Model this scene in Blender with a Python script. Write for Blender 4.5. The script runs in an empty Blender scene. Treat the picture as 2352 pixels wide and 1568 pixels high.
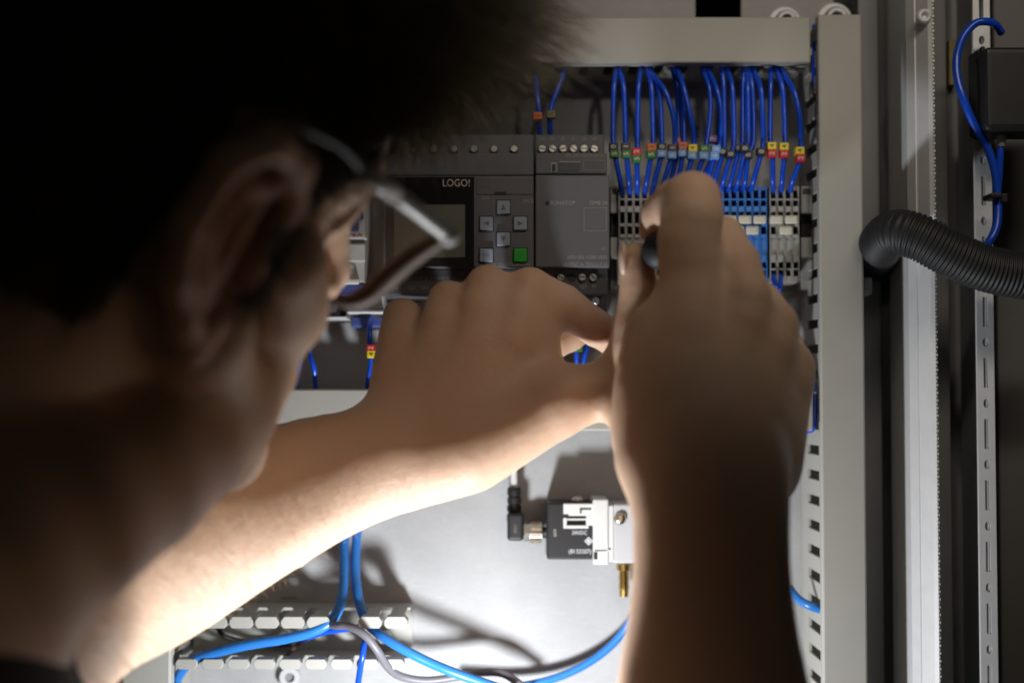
import bpy, bmesh, math, random
import numpy as np
from mathutils import Vector, Matrix
random.seed(7)
rng = np.random.default_rng(7)
S = bpy.context.scene
COL = S.collection

# ------------------------------------------------------------------ camera
F_PX, CX, CY = 3267.0, 1176.0, 784.0          # lens of the photograph, in pixels of a 2352 x 1568 picture
PITCH = math.radians(2.2)
CAM = Vector((0, -0.734, -0.674 * math.tan(PITCH)))
cam = bpy.data.objects.new('camera', bpy.data.cameras.new('camera'))
COL.objects.link(cam)
cam.location = CAM
cam.rotation_euler = (math.radians(90) + PITCH, 0, 0)
cam.data.sensor_width = 36
cam.data.lens = 36 * F_PX / 2352
cam.data.clip_start = 0.01
cam.data.clip_end = 50
cam.data.dof.use_dof = True
cam.data.dof.focus_distance = 0.652
cam.data.dof.aperture_fstop = 3.7
S.camera = cam
CP, SP = math.cos(PITCH), math.sin(PITCH)

# ------------------------------------------------------------------ world and lamps
W = bpy.data.worlds.new('World'); S.world = W
W.use_nodes = True
W.node_tree.nodes['Background'].inputs[0].default_value = (1.0, 0.84, 0.62, 1)
W.node_tree.nodes['Background'].inputs[1].default_value = 0.010


def cam2world(v):
    x, y, z = v
    return Vector((CAM.x + x, CAM.y + y * CP - z * SP, CAM.z + y * SP + z * CP))


def P(px, py, d):
    """world point on the plane d millimetres in front of the mounting plate that the photograph shows at this pixel"""
    u, v = (px - CX) / F_PX, -(py - CY) / F_PX
    dy, dz = CP - v * SP, SP + v * CP
    t = (-d * 1e-3 - CAM.y) / dy
    return Vector((CAM.x + t * u, -d * 1e-3, CAM.z + t * dz))


def PS(d):
    return (0.734 - d * 1e-3) / F_PX              # metres per pixel at that depth


def lamp(name, kind, loc, energy, color, **kw):
    l = bpy.data.lights.new(name, kind); l.energy = energy; l.color = color
    for k, v in kw.items(): setattr(l, k, v)
    o = bpy.data.objects.new(name, l); o.location = loc; COL.objects.link(o)
    return o


LP = P(1080, 1930, 155)
work_lamp = lamp('work_lamp', 'POINT', LP, 2.3, (0.93, 0.965, 1.0), shadow_soft_size=0.011)
room = lamp('room_light', 'AREA', (0.20, -0.52, 0.42), 1.0, (1.0, 0.88, 0.74), shape='RECTANGLE', size=0.40, size_y=0.04)
room.rotation_euler = (Vector((0.10, 0, 0.0)) - room.location).to_track_quat('-Z', 'Y').to_euler()

spot = lamp('ceiling_spot', 'SPOT', (0.34, -1.5, 0.36), 9.5, (1.0, 0.90, 0.78), spot_size=math.radians(7.6), spot_blend=0.75, shadow_soft_size=0.05)  # added fill spot, only there to brighten the upper plate
spot.rotation_euler = (Vector((0.095, 0, 0.108)) - spot.location).to_track_quat('-Z', 'Y').to_euler()

S.view_settings.view_transform = 'Standard'
S.view_settings.look = 'None'
S.view_settings.exposure = 0
S.view_settings.gamma = 1
S.cycles.use_denoising = True
S.cycles.max_bounces = 8
S.cycles.sample_clamp_indirect = 4
S.cycles.caustics_reflective = False
S.cycles.caustics_refractive = False


# ------------------------------------------------------------------ materials
def mat(name, col, rough=0.5, metal=0.0, var=0.12, vscale=60, bump=0.0, bscale=400, spec=0.5, **kw):
    m = bpy.data.materials.new(name); m.use_nodes = True
    nt = m.node_tree; N = nt.nodes; L = nt.links
    b = N['Principled BSDF']
    b.inputs['Roughness'].default_value = rough
    b.inputs['Metallic'].default_value = metal
    b.inputs['Specular IOR Level'].default_value = spec
    tc = N.new('ShaderNodeTexCoord')
    nz = N.new('ShaderNodeTexNoise'); nz.inputs['Scale'].default_value = vscale; nz.inputs['Detail'].default_value = 6
    L.new(tc.outputs['Object'], nz.inputs['Vector'])
    mx = N.new('ShaderNodeMix'); mx.data_type = 'RGBA'
    mx.inputs[6].default_value = (*[c * (1 - var) for c in col], 1)
    mx.inputs[7].default_value = (*[min(1, c * (1 + var)) for c in col], 1)
    L.new(nz.outputs['Fac'], mx.inputs[0]); L.new(mx.outputs[2], b.inputs['Base Color'])
    mr = N.new('ShaderNodeMapRange')
    mr.inputs[3].default_value = max(0.02, rough - 0.08); mr.inputs[4].default_value = min(1, rough + 0.08)
    L.new(nz.outputs['Fac'], mr.inputs[0]); L.new(mr.outputs[0], b.inputs['Roughness'])
    if bump:
        n2 = N.new('ShaderNodeTexNoise'); n2.inputs['Scale'].default_value = bscale; n2.inputs['Detail'].default_value = 3
        L.new(tc.outputs['Object'], n2.inputs['Vector'])
        bp = N.new('ShaderNodeBump'); bp.inputs['Strength'].default_value = bump; bp.inputs['Distance'].default_value = 0.0005
        L.new(n2.outputs['Fac'], bp.inputs['Height']); L.new(bp.outputs[0], b.inputs['Normal'])
    for k, v in kw.items():
        b.inputs[k].default_value = v
    return m


M = {}
M['duct'] = mat('duct_plastic', (0.43, 0.425, 0.39), 0.45, bump=0.05, var=0.04)
M['device'] = mat('device_plastic', (0.115, 0.112, 0.125), 0.5, bump=0.15, bscale=1500, var=0.06)
M['device_dark'] = mat('device_dark_plastic', (0.075, 0.074, 0.082), 0.5, bump=0.1, bscale=1500, var=0.06)
M['black'] = mat('black_plastic', (0.014, 0.014, 0.015), 0.5, bump=0.05)
M['conduit'] = mat('conduit_black', (0.018, 0.018, 0.019), 0.55, bump=0.1)
M['gloss_black'] = mat('display_window', (0.012, 0.012, 0.014), 0.22, var=0.05)
M['lcd'] = mat('lcd_glass', (0.16, 0.165, 0.14), 0.3, var=0.05)
M['button'] = mat('button_grey', (0.30, 0.345, 0.42), 0.5, var=0.05)
M['arrow'] = mat('button_print', (0.12, 0.14, 0.18), 0.6)
M['green'] = mat('button_green', (0.01, 0.40, 0.02), 0.45, var=0.05)
M['print'] = mat('grey_print', (0.55, 0.52, 0.48), 0.6)
M['print_dim'] = mat('dim_grey_print', (0.32, 0.30, 0.28), 0.6)
M['print_white'] = mat('white_print', (0.7, 0.72, 0.75), 0.6)
M['steel'] = mat('galvanised_steel', (0.43, 0.43, 0.435), 0.6, 0.08, var=0.10, vscale=45, bump=0.12, bscale=900)
def spangle(m):
    nt = m.node_tree; N = nt.nodes; L = nt.links; b = N['Principled BSDF']
    src = b.inputs['Base Color'].links[0].from_socket
    tc = N.new('ShaderNodeTexCoord')
    v = N.new('ShaderNodeTexVoronoi'); v.inputs['Scale'].default_value = 700
    nz = N.new('ShaderNodeTexNoise'); nz.inputs['Scale'].default_value = 25; nz.inputs['Detail'].default_value = 8
    mp = N.new('ShaderNodeMapping'); mp.inputs['Scale'].default_value = (60, 60, 900); mp.inputs['Rotation'].default_value = (0, .35, 0)
    sc = N.new('ShaderNodeTexNoise'); sc.inputs['Scale'].default_value = 1.0; sc.inputs['Detail'].default_value = 3
    L.new(tc.outputs['Object'], v.inputs['Vector']); L.new(tc.outputs['Object'], nz.inputs['Vector'])
    L.new(tc.outputs['Object'], mp.inputs[0]); L.new(mp.outputs[0], sc.inputs['Vector'])
    sep = N.new('ShaderNodeSeparateColor'); L.new(v.outputs['Color'], sep.inputs[0])
    r1 = N.new('ShaderNodeMapRange'); r1.inputs[3].default_value = .97; r1.inputs[4].default_value = 1.02; L.new(sep.outputs[0], r1.inputs[0])
    r2 = N.new('ShaderNodeMapRange'); r2.inputs[1].default_value = .35; r2.inputs[2].default_value = .7; r2.inputs[3].default_value = .90; r2.inputs[4].default_value = 1.07; L.new(nz.outputs['Fac'], r2.inputs[0])
    r3 = N.new('ShaderNodeMapRange'); r3.inputs[1].default_value = .62; r3.inputs[2].default_value = .74; r3.inputs[3].default_value = 1.0; r3.inputs[4].default_value = 1.18; L.new(sc.outputs['Fac'], r3.inputs[0])
    a = N.new('ShaderNodeMath'); a.operation = 'MULTIPLY'; L.new(r1.outputs[0], a.inputs[0]); L.new(r2.outputs[0], a.inputs[1])
    c = N.new('ShaderNodeMath'); c.operation = 'MULTIPLY'; L.new(a.outputs[0], c.inputs[0]); L.new(r3.outputs[0], c.inputs[1])
    mx = N.new('ShaderNodeVectorMath'); mx.operation = 'SCALE'
    L.new(src, mx.inputs[0]); L.new(c.outputs[0], mx.inputs['Scale']); L.new(mx.outputs[0], b.inputs['Base Color'])


spangle(M['steel'])
M['rim'] = mat('brown_translucent_rim', (0.22, 0.14, 0.09), 0.5, var=0.1)
M['nail'] = mat('fingernail', (0.78, 0.56, 0.46), 0.3, var=0.03)
M['steel_bright'] = mat('zinc_plated_steel', (0.74, 0.75, 0.76), 0.45, 0.2, var=0.06, vscale=150)
M['screw'] = mat('screw_metal', (0.55, 0.53, 0.49), 0.35, 0.85)
M['frame_dark'] = mat('dark_frame_steel', (0.24, 0.24, 0.25), 0.5, 0.2)
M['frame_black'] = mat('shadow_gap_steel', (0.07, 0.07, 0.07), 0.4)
M['frame_brown'] = mat('side_panel_paint', (0.17, 0.165, 0.158), 0.55, var=0.05)
M['term_grey'] = mat('terminal_grey', (0.34, 0.34, 0.33), 0.45, var=0.06)
M['term_blue'] = mat('terminal_blue', (0.02, 0.19, 0.62), 0.4, var=0.06)
M['tag'] = mat('white_tag', (0.68, 0.68, 0.58), 0.5, var=0.05)
M['wire'] = mat('wire_blue_pvc', (0.008, 0.075, 0.62), 0.28, var=0.08)
M['ferrule'] = mat('ferrule_navy', (0.012, 0.03, 0.16), 0.4)
M['tube'] = mat('hose_blue', (0.03, 0.20, 0.62), 0.28, var=0.05)
M['cable_grey'] = mat('cable_grey', (0.15, 0.145, 0.165), 0.45)
M['wire_brown'] = mat('wire_brown_pvc', (0.09, 0.05, 0.045), 0.4)
M['white'] = mat('white_plastic', (0.72, 0.72, 0.70), 0.4, var=0.03)
M['light_grey'] = mat('light_grey_plastic', (0.56, 0.56, 0.58), 0.42, var=0.03)
M['brass'] = mat('brass', (0.72, 0.50, 0.17), 0.25, 1.0, var=0.08)
M['nickel'] = mat('nickel', (0.66, 0.62, 0.54), 0.25, 1.0)
M['breaker'] = mat('breaker_white', (0.50, 0.49, 0.46), 0.45)
M['breaker_blue'] = mat('breaker_toggle_blue', (0.06, 0.09, 0.30), 0.4)
M['yellow_zinc'] = mat('yellow_passivated_steel', (0.5, 0.42, 0.18), 0.4, 0.4)
M['handle'] = mat('screwdriver_rubber', (0.016, 0.018, 0.026), 0.6)
M['handle_green'] = mat('screwdriver_green', (0.01, 0.22, 0.09), 0.4)
for n, c in dict(black=(.012, .012, .012), brown=(.05, .028, .016), red=(.55, .012, .02), orange=(.62, .13, .01), yellow=(.80, .62, .01),
                 green=(.03, .17, .02), blue=(.13, .33, .74), purple=(.16, .06, .25), khaki=(.16, .14, .05)).items():
    M['mk_' + n] = mat('marker_' + n, c, 0.45, var=0.05)
M['ink_dark'] = mat('ink_dark', (.02, .02, .02), 0.6)
M['ink_light'] = mat('ink_light', (.7, .68, .62), 0.6)
M['red_print'] = mat('red_print', (.50, .06, .05), 0.6)
M['shirt'] = mat('shirt_cotton', (0.012, 0.012, 0.013), 0.9, bump=0.4, bscale=900)
M['clear'] = mat('clear_frame_plastic', (0.80, 0.80, 0.76), 0.25, var=0.03, **{'Transmission Weight': 0.1})


def skin_mat():
    m = bpy.data.materials.new('skin'); m.use_nodes = True
    nt = m.node_tree; N = nt.nodes; L = nt.links
    b = N['Principled BSDF']
    tc = N.new('ShaderNodeTexCoord')
    at = N.new('ShaderNodeAttribute'); at.attribute_name = 'flush'
    sc = N.new('ShaderNodeAttribute'); sc.attribute_name = 'scalp'
    nz = N.new('ShaderNodeTexNoise'); nz.inputs['Scale'].default_value = 70; nz.inputs['Detail'].default_value = 5
    L.new(tc.outputs['Object'], nz.inputs['Vector'])
    m1 = N.new('ShaderNodeMix'); m1.data_type = 'RGBA'
    m1.inputs[6].default_value = (0.64, 0.45, 0.315, 1); m1.inputs[7].default_value = (0.69, 0.475, 0.34, 1)
    L.new(nz.outputs['Fac'], m1.inputs[0])
    m2 = N.new('ShaderNodeMix'); m2.data_type = 'RGBA'
    m2.inputs[7].default_value = (0.60, 0.30, 0.20, 1)
    L.new(m1.outputs[2], m2.inputs[6])
    mu = N.new('ShaderNodeMath'); mu.operation = 'MULTIPLY'; mu.inputs[1].default_value = 0.5
    L.new(at.outputs['Fac'], mu.inputs[0]); L.new(mu.outputs[0], m2.inputs[0])
    m3 = N.new('ShaderNodeMix'); m3.data_type = 'RGBA'
    m3.inputs[7].default_value = (0.016, 0.011, 0.007, 1)
    L.new(m2.outputs[2], m3.inputs[6]); L.new(sc.outputs['Fac'], m3.inputs[0])
    L.new(m3.outputs[2], b.inputs['Base Color'])
    b.inputs['Roughness'].default_value = 0.48
    b.inputs['Specular IOR Level'].default_value = 0.35
    b.inputs['Subsurface Weight'].default_value = 0.75
    b.inputs['Subsurface Radius'].default_value = (1.0, 0.36, 0.16)
    b.inputs['Subsurface Scale'].default_value = 0.0035
    # fine skin relief: lines and pores
    v = N.new('ShaderNodeTexVoronoi'); v.inputs['Scale'].default_value = 900; v.feature = 'DISTANCE_TO_EDGE'
    mp = N.new('ShaderNodeMapping'); mp.inputs['Scale'].default_value = (1.0, 0.8, 1.6)
    L.new(tc.outputs['Object'], mp.inputs[0]); L.new(mp.outputs[0], v.inputs['Vector'])
    n2 = N.new('ShaderNodeTexNoise'); n2.inputs['Scale'].default_value = 330; n2.inputs['Detail'].default_value = 4
    L.new(tc.outputs['Object'], n2.inputs['Vector'])
    ad = N.new('ShaderNodeMath'); ad.operation = 'ADD'
    L.new(v.outputs['Distance'], ad.inputs[0]); L.new(n2.outputs['Fac'], ad.inputs[1])
    bp = N.new('ShaderNodeBump'); bp.inputs['Strength'].default_value = 0.5; bp.inputs['Distance'].default_value = 0.0005
    L.new(ad.outputs[0], bp.inputs['Height']); L.new(bp.outputs[0], b.inputs['Normal'])
    return m


M['skin'] = skin_mat()


def hair_mat(name, col, rough=0.4):
    m = bpy.data.materials.new(name); m.use_nodes = True
    b = m.node_tree.nodes['Principled BSDF']
    hi = m.node_tree.nodes.new('ShaderNodeHairInfo')
    mx = m.node_tree.nodes.new('ShaderNodeMix'); mx.data_type = 'RGBA'
    mx.inputs[6].default_value = (*[c * .6 for c in col], 1); mx.inputs[7].default_value = (*[c * 1.5 for c in col], 1)
    m.node_tree.links.new(hi.outputs['Random'], mx.inputs[0]); m.node_tree.links.new(mx.outputs[2], b.inputs['Base Color'])
    b.inputs['Roughness'].default_value = rough
    return m


M['hair'] = hair_mat('hair_dark_brown', (0.13, 0.10, 0.055), 0.38)
M['arm_hair'] = hair_mat('arm_hair_fair', (0.62, 0.45, 0.28), 0.35)


def lens_mat():
    m = bpy.data.materials.new('lens_glass'); m.use_nodes = True
    N = m.node_tree.nodes; L = m.node_tree.links
    out = N['Material Output']
    t = N.new('ShaderNodeBsdfTransparent'); t.inputs[0].default_value = (.93, .93, .92, 1)
    g = N.new('ShaderNodeBsdfGlossy'); g.inputs['Roughness'].default_value = 0.05
    fr = N.new('ShaderNodeFresnel'); fr.inputs[0].default_value = 1.45
    mx = N.new('ShaderNodeMixShader')
    L.new(fr.outputs[0], mx.inputs[0]); L.new(t.outputs[0], mx.inputs[1]); L.new(g.outputs[0], mx.inputs[2])
    L.new(mx.outputs[0], out.inputs[0])
    return m


M['lens'] = lens_mat()


# ------------------------------------------------------------------ mesh helpers
class MB:
    def __init__(s): s.bm = bmesh.new()

    def box(s, x0, x1, y0, y1, z0, z1, bev=0.0, seg=2):
        vs = [s.bm.verts.new(p) for p in ((x0, y0, z0), (x1, y0, z0), (x1, y1, z0), (x0, y1, z0), (x0, y0, z1), (x1, y0, z1), (x1, y1, z1), (x0, y1, z1))]
        fs = [s.bm.faces.new([vs[i] for i in f]) for f in ((3, 2, 1, 0), (4, 5, 6, 7), (0, 1, 5, 4), (1, 2, 6, 5), (2, 3, 7, 6), (3, 0, 4, 7))]
        if bev:
            es = list({e for f in fs for e in f.edges})
            bmesh.ops.bevel(s.bm, geom=es, offset=bev, segments=seg, affect='EDGES', profile=0.5)
        return s

    def pbox(s, x0, y0, x1, y1, db, df, bev=0.0, seg=2):
        """box whose front face, df mm before the plate, fills this pixel rectangle; db is the depth of its back"""
        xm, ym = (x0 + x1) / 2, (y0 + y1) / 2
        return s.box(P(x0, ym, df).x, P(x1, ym, df).x, -df * 1e-3, -db * 1e-3, P(xm, y1, df).z, P(xm, y0, df).z, bev, seg)

    def prism(s, pts, d0, d1):
        """closed outline (x, z) extruded along y"""
        a = [s.bm.verts.new((x, d0, z)) for x, z in pts]; b = [s.bm.verts.new((x, d1, z)) for x, z in pts]
        n = len(pts)
        s.bm.faces.new(a); s.bm.faces.new(b[::-1])
        for i in range(n): s.bm.faces.new((a[i], b[i], b[(i + 1) % n], a[(i + 1) % n]))
        return s

    def cyl(s, c, axis, r, h, n=16, r2=None, caps=True):
        axis = Vector(axis).normalized()
        q = axis.to_track_quat('Z', 'Y')
        r2 = r if r2 is None else r2
        c = Vector(c)
        A = [s.bm.verts.new(c + q @ Vector((r * math.cos(t), r * math.sin(t), 0))) for t in [2 * math.pi * i / n for i in range(n)]]
        B = [s.bm.verts.new(c + q @ Vector((r2 * math.cos(t), r2 * math.sin(t), h))) for t in [2 * math.pi * i / n for i in range(n)]]
        for i in range(n): s.bm.faces.new((A[i], A[(i + 1) % n], B[(i + 1) % n], B[i]))
        if caps: s.bm.faces.new(A[::-1]); s.bm.faces.new(B)
        return s

    def lathe(s, c, axis, prof, n=24):
        """profile of (distance along axis, radius)"""
        q = Vector(axis).normalized().to_track_quat('Z', 'Y'); c = Vector(c)
        rings = [[s.bm.verts.new(c + q @ Vector((r * math.cos(2 * math.pi * i / n), r * math.sin(2 * math.pi * i / n), h))) for i in range(n)] for h, r in prof]
        for A, B in zip(rings, rings[1:]):
            for i in range(n): s.bm.faces.new((A[i], A[(i + 1) % n], B[(i + 1) % n], B[i]))
        s.bm.faces.new(rings[0][::-1]); s.bm.faces.new(rings[-1])
        return s

    def ring(s, c, axis, ro, ri, h, n=28):
        q = Vector(axis).normalized().to_track_quat('Z', 'Y'); c = Vector(c)
        R = []
        for r, z in ((ri, 0), (ro, 0), (ro, h), (ri, h)):
            R.append([s.bm.verts.new(c + q @ Vector((r * math.cos(2 * math.pi * i / n), r * math.sin(2 * math.pi * i / n), z))) for i in range(n)])
        for k in range(4):
            A, B = R[k], R[(k + 1) % 4]
            for i in range(n): s.bm.faces.new((A[i], A[(i + 1) % n], B[(i + 1) % n], B[i]))
        return s

    def sphere(s, c, r, scale=(1, 1, 1), u=16, v=10):
        g = bmesh.ops.create_uvsphere(s.bm, u_segments=u, v_segments=v, radius=r)
        for w in g['verts']: w.co = Vector((w.co.x * scale[0], w.co.y * scale[1], w.co.z * scale[2])) + Vector(c)
        return s

    def tube(s, pts, r, n=10, rfun=None, caps=True):
        pts = [Vector(p) for p in pts]
        T = []
        for i in range(len(pts)):
            a = pts[max(0, i - 1)]; b = pts[min(len(pts) - 1, i + 1)]
            T.append((b - a).normalized())
        u = T[0].orthogonal().normalized()
        rings = []
        for i, p in enumerate(pts):
            u = (u - T[i] * u.dot(T[i])).normalized()
            v = T[i].cross(u)
            rr = rfun(i) if rfun else r
            rings.append([s.bm.verts.new(p + (u * math.cos(2 * math.pi * k / n) + v * math.sin(2 * math.pi * k / n)) * rr) for k in range(n)])
        for A, B in zip(rings, rings[1:]):
            for i in range(n): s.bm.faces.new((A[i], A[(i + 1) % n], B[(i + 1) % n], B[i]))
        if caps: s.bm.faces.new(rings[0][::-1]); s.bm.faces.new(rings[-1])
        return s

    def build(s, name, m, parent=None, smooth=False, origin=None):
        bm = s.bm
        bmesh.ops.recalc_face_normals(bm, faces=bm.faces)
        if parent is not None: o0 = wloc(parent)
        elif origin is not None: o0 = Vector(origin)
        else:
            co = [v.co for v in bm.verts]
            o0 = Vector([(min(c[i] for c in co) + max(c[i] for c in co)) / 2 for i in range(3)])
        for v in bm.verts: v.co -= o0
        me = bpy.data.meshes.new(name); bm.to_mesh(me); bm.free()
        me.materials.append(m if not isinstance(m, str) else M[m])
        if smooth:
            me.polygons.foreach_set('use_smooth', [True] * len(me.polygons))
        o = bpy.data.objects.new(name, me); COL.objects.link(o)
        if parent is not None: o.parent = parent
        else: o.location = o0
        return o


def wloc(o):
    v = Vector((0, 0, 0))
    while o is not None: v += o.location; o = o.parent
    return v


def thing(name, label, cat, loc, group=None):
    o = bpy.data.objects.new(name, None); COL.objects.link(o)
    o.empty_display_size = 0.01
    o.location = loc
    return tag(o, label, cat, group)


def tag(o, label, cat, group=None, kind=None):
    if label: o['label'] = label
    if cat: o['category'] = cat
    if group: o['group'] = group
    if kind: o['kind'] = kind
    return o


def smooth_path(pts, k=8):
    """Catmull-Rom through the points"""
    pts = [Vector(p) for p in pts]
    if len(pts) < 3: return [pts[0].lerp(pts[-1], i / k) for i in range(k + 1)]
    e = [pts[0] * 2 - pts[1]] + pts + [pts[-1] * 2 - pts[-2]]
    out = []
    for i in range(1, len(e) - 2):
        a, b, c, d = e[i - 1], e[i], e[i + 1], e[i + 2]
        for j in range(k):
            t = j / k
            out.append(0.5 * ((2 * b) + (c - a) * t + (2 * a - 5 * b + 4 * c - d) * t * t + (3 * b - a - 3 * c + d) * t ** 3))
    out.append(pts[-1])
    return out


def copy_tree(o, off=Vector((0, 0, 0)), parent=None):
    c = o.copy(); COL.objects.link(c)
    c.parent = parent
    if parent is None: c.location = o.location + off
    for ch in o.children: copy_tree(ch, off, c)
    return c


def text(body, px, py, d, cap, parent, m='print', align='CENTER', turn=0.0, name='lettering', width=None, thick=0.00004, xs=1.0):
    """flat printed lettering on a face d mm before the plate; (px, py) is its middle, cap the capital height in pixels"""
    cu = bpy.data.curves.new(name, 'FONT'); cu.body = body; cu.align_x = align; cu.align_y = 'CENTER'
    cu.size = cap * PS(d) / 0.70
    cu.resolution_u = 3
    t = bpy.data.objects.new('tmp', cu); COL.objects.link(t)
    dg = bpy.context.evaluated_depsgraph_get(); dg.update()
    me = bpy.data.meshes.new_from_object(t.evaluated_get(dg))
    COL.objects.unlink(t); bpy.data.objects.remove(t); bpy.data.curves.remove(cu)
    c = P(px, py, d)
    sx = xs
    if width is not None:
        xs_ = [v.co.x for v in me.vertices]
        if xs_: sx = width * PS(d) / max(1e-6, max(xs_) - min(xs_))
    R = Matrix.Rotation(turn, 4, 'Y')
    o0 = wloc(parent)
    for v in me.vertices:
        q = R @ Vector((v.co.x * sx, 0, v.co.y))
        v.co = c + q - o0 + Vector((0, -thick - 0.00003, 0))
    me.materials.clear(); me.materials.append(M[m]); me.name = name
    o = bpy.data.objects.new(name, me); COL.objects.link(o); o.parent = parent
    return o


# ------------------------------------------------------------------ the cabinet: plate, frame, rails
def prect(x0, y0, x1, y1, d, n=1):
    return [P(x0, y0, d), P(x1, y0, d), P(x1, y1, d), P(x0, y1, d)]


# mounting plate with the rounded cut-out at its top
bm = bmesh.new()
xL, xR = P(-900, 800, 0).x, P(1921, 800, 0).x
zT, zB = P(1200, -420, 0).z, P(1200, 2150, 0).z
outer = [(xL, zT), (xR, zT), (xR, zB), (xL, zB)]
hx0, hx1 = P(1597, 70, 0).x, P(1703, 70, 0).x
hz0, hz1 = P(1650, 84, 0).z, P(1650, -60, 0).z
rr = 0.006
hole = []
for cx_, cz_, a0 in ((hx1 - rr, hz1 - rr, 0), (hx0 + rr, hz1 - rr, 90), (hx0 + rr, hz0 + rr, 180), (hx1 - rr * .6, hz0 + 0.004 + rr * .6, 270)):
    for k in range(5):
        a = math.radians(a0 + k * 22.5); hole.append((cx_ + rr * (.6 if a0 == 270 else 1) * math.cos(a), cz_ + rr * (.6 if a0 == 270 else 1) * math.sin(a)))
E_ = []
for loop in (outer, hole):
    vs = [bm.verts.new((x, 0, z)) for x, z in loop]
    E_ += [bm.edges.new((vs[i], vs[(i + 1) % len(vs)])) for i in range(len(vs))]
bmesh.ops.triangle_fill(bm, use_beauty=True, use_dissolve=False, edges=E_, normal=(0, -1, 0))
g = bmesh.ops.extrude_face_region(bm, geom=bm.faces[:])
for v in g['geom']:
    if isinstance(v, bmesh.types.BMVert): v.co.y += 0.0025
mb = MB(); mb.bm.free(); mb.bm = bm
plate = mb.build('mounting_plate', 'steel'); plate['kind'] = 'structure'


def plate_dash(x0, x1, y):
    MB().pbox(x0, y - 2.2, x1, y + 2.2, -0.3, 0.35, 0.0002).build('plate_slot', 'frame_dark', plate)


for y in (202, 248, 295): plate_dash(1578, 1606, y)
for y in (1324, 1372): plate_dash(645, 681, y)

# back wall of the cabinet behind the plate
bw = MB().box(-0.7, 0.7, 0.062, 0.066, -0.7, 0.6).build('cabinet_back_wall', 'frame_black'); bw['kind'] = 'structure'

zt, zb = P(2200, -300, 40).z, P(2200, 1900, 40).z


def strip(name, x0, x1, d_front, thick, m, ym=784, bev=0.0004):
    """vertical sheet strip, its front d_front mm before the plate"""
    b = MB().box(P(x0, ym, d_front).x, P(x1, ym, d_front).x, -d_front * 1e-3, (-d_front + thick) * 1e-3, zb, zt, bev)
    return b


def perforated(mb, xa, xb, y, zs, hw, sheet=0.0015, seglen=None):
    """sheet strip from xa to xb with a list of openings (z, half height, half width, round?)"""
    bm = mb.bm
    xc = (xa + xb) / 2
    zs = sorted(zs)
    cut = [zb] + [(a[0] + a[1] + b[0] - b[1]) / 2 for a, b in zip(zs, zs[1:])] + [zt]
    for (z, hh, w, rnd), c0, c1 in zip(zs, cut, cut[1:]):
        n = 16
        inn, out = [], []
        for k in range(n):
            a = 2 * math.pi * k / n
            ca, sa = math.cos(a), math.sin(a)
            if rnd: inn.append((xc + w * ca, z + hh * sa))
            else:
                mm = max(abs(ca), abs(sa)); inn.append((xc + w * max(-1, min(1, ca / mm)), z + hh * max(-1, min(1, sa / mm))))
            mm = max(abs(ca), abs(sa)); ux, uz = ca / mm, sa / mm
            out.append((xc + (xb - xa) / 2 * ux, (c1 - z) * uz + z if uz > 0 else z + (z - c0) * uz))
        layers = []
        for yy in (y, y + sheet):
            layers.append(([bm.verts.new((p[0], yy, p[1])) for p in inn], [bm.verts.new((p[0], yy, p[1])) for p in out]))
        (i0, o0), (i1, o1) = layers
        for k in range(n):
            j = (k + 1) % n
            bm.faces.new((i0[k], i0[j], o0[j], o0[k])); bm.faces.new((i1[j], i1[k], o1[k], o1[j]))
            bm.faces.new((i0[j], i0[k], i1[k], i1[j])); bm.faces.new((o0[k], o0[j], o1[j], o1[k]))


frame = thing('cabinet_frame', None, None, P(2100, 1568, 0)); frame['kind'] = 'structure'
strip('frame', 1978, 2024, 8, 6, 'frame_dark').build('inner_frame_flange', 'frame_dark', frame)
# dark return with a row of holes standing in for spots of reflected light
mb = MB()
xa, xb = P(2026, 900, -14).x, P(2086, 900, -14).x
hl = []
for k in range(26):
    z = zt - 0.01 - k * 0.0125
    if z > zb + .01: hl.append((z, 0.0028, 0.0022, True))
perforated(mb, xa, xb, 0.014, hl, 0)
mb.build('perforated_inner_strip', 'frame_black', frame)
xa, xb = P(2088, 784, 46).x, P(2149, 784, 60).x
mb = MB()
prof_ = [(xa, -.046), (xa + (xb - xa) * .30, -.0515), (xa + (xb - xa) * .36, -.0515), (xa + (xb - xa) * .80, -.0590), (xb, -.060), (xb, -.057), (xa + .002, -.012), (xa, -.012)]
lo_ = [mb.bm.verts.new((x, y, zb)) for x, y in prof_]; hi_ = [mb.bm.verts.new((x, y, zt)) for x, y in prof_]
mb.bm.faces.new(lo_); mb.bm.faces.new(hi_[::-1])
for i in range(len(prof_)): mb.bm.faces.new((lo_[i], lo_[(i + 1) % len(prof_)], hi_[(i + 1) % len(prof_)], hi_[i]))
mb.build('corner_profile', 'steel_bright', frame)
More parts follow.
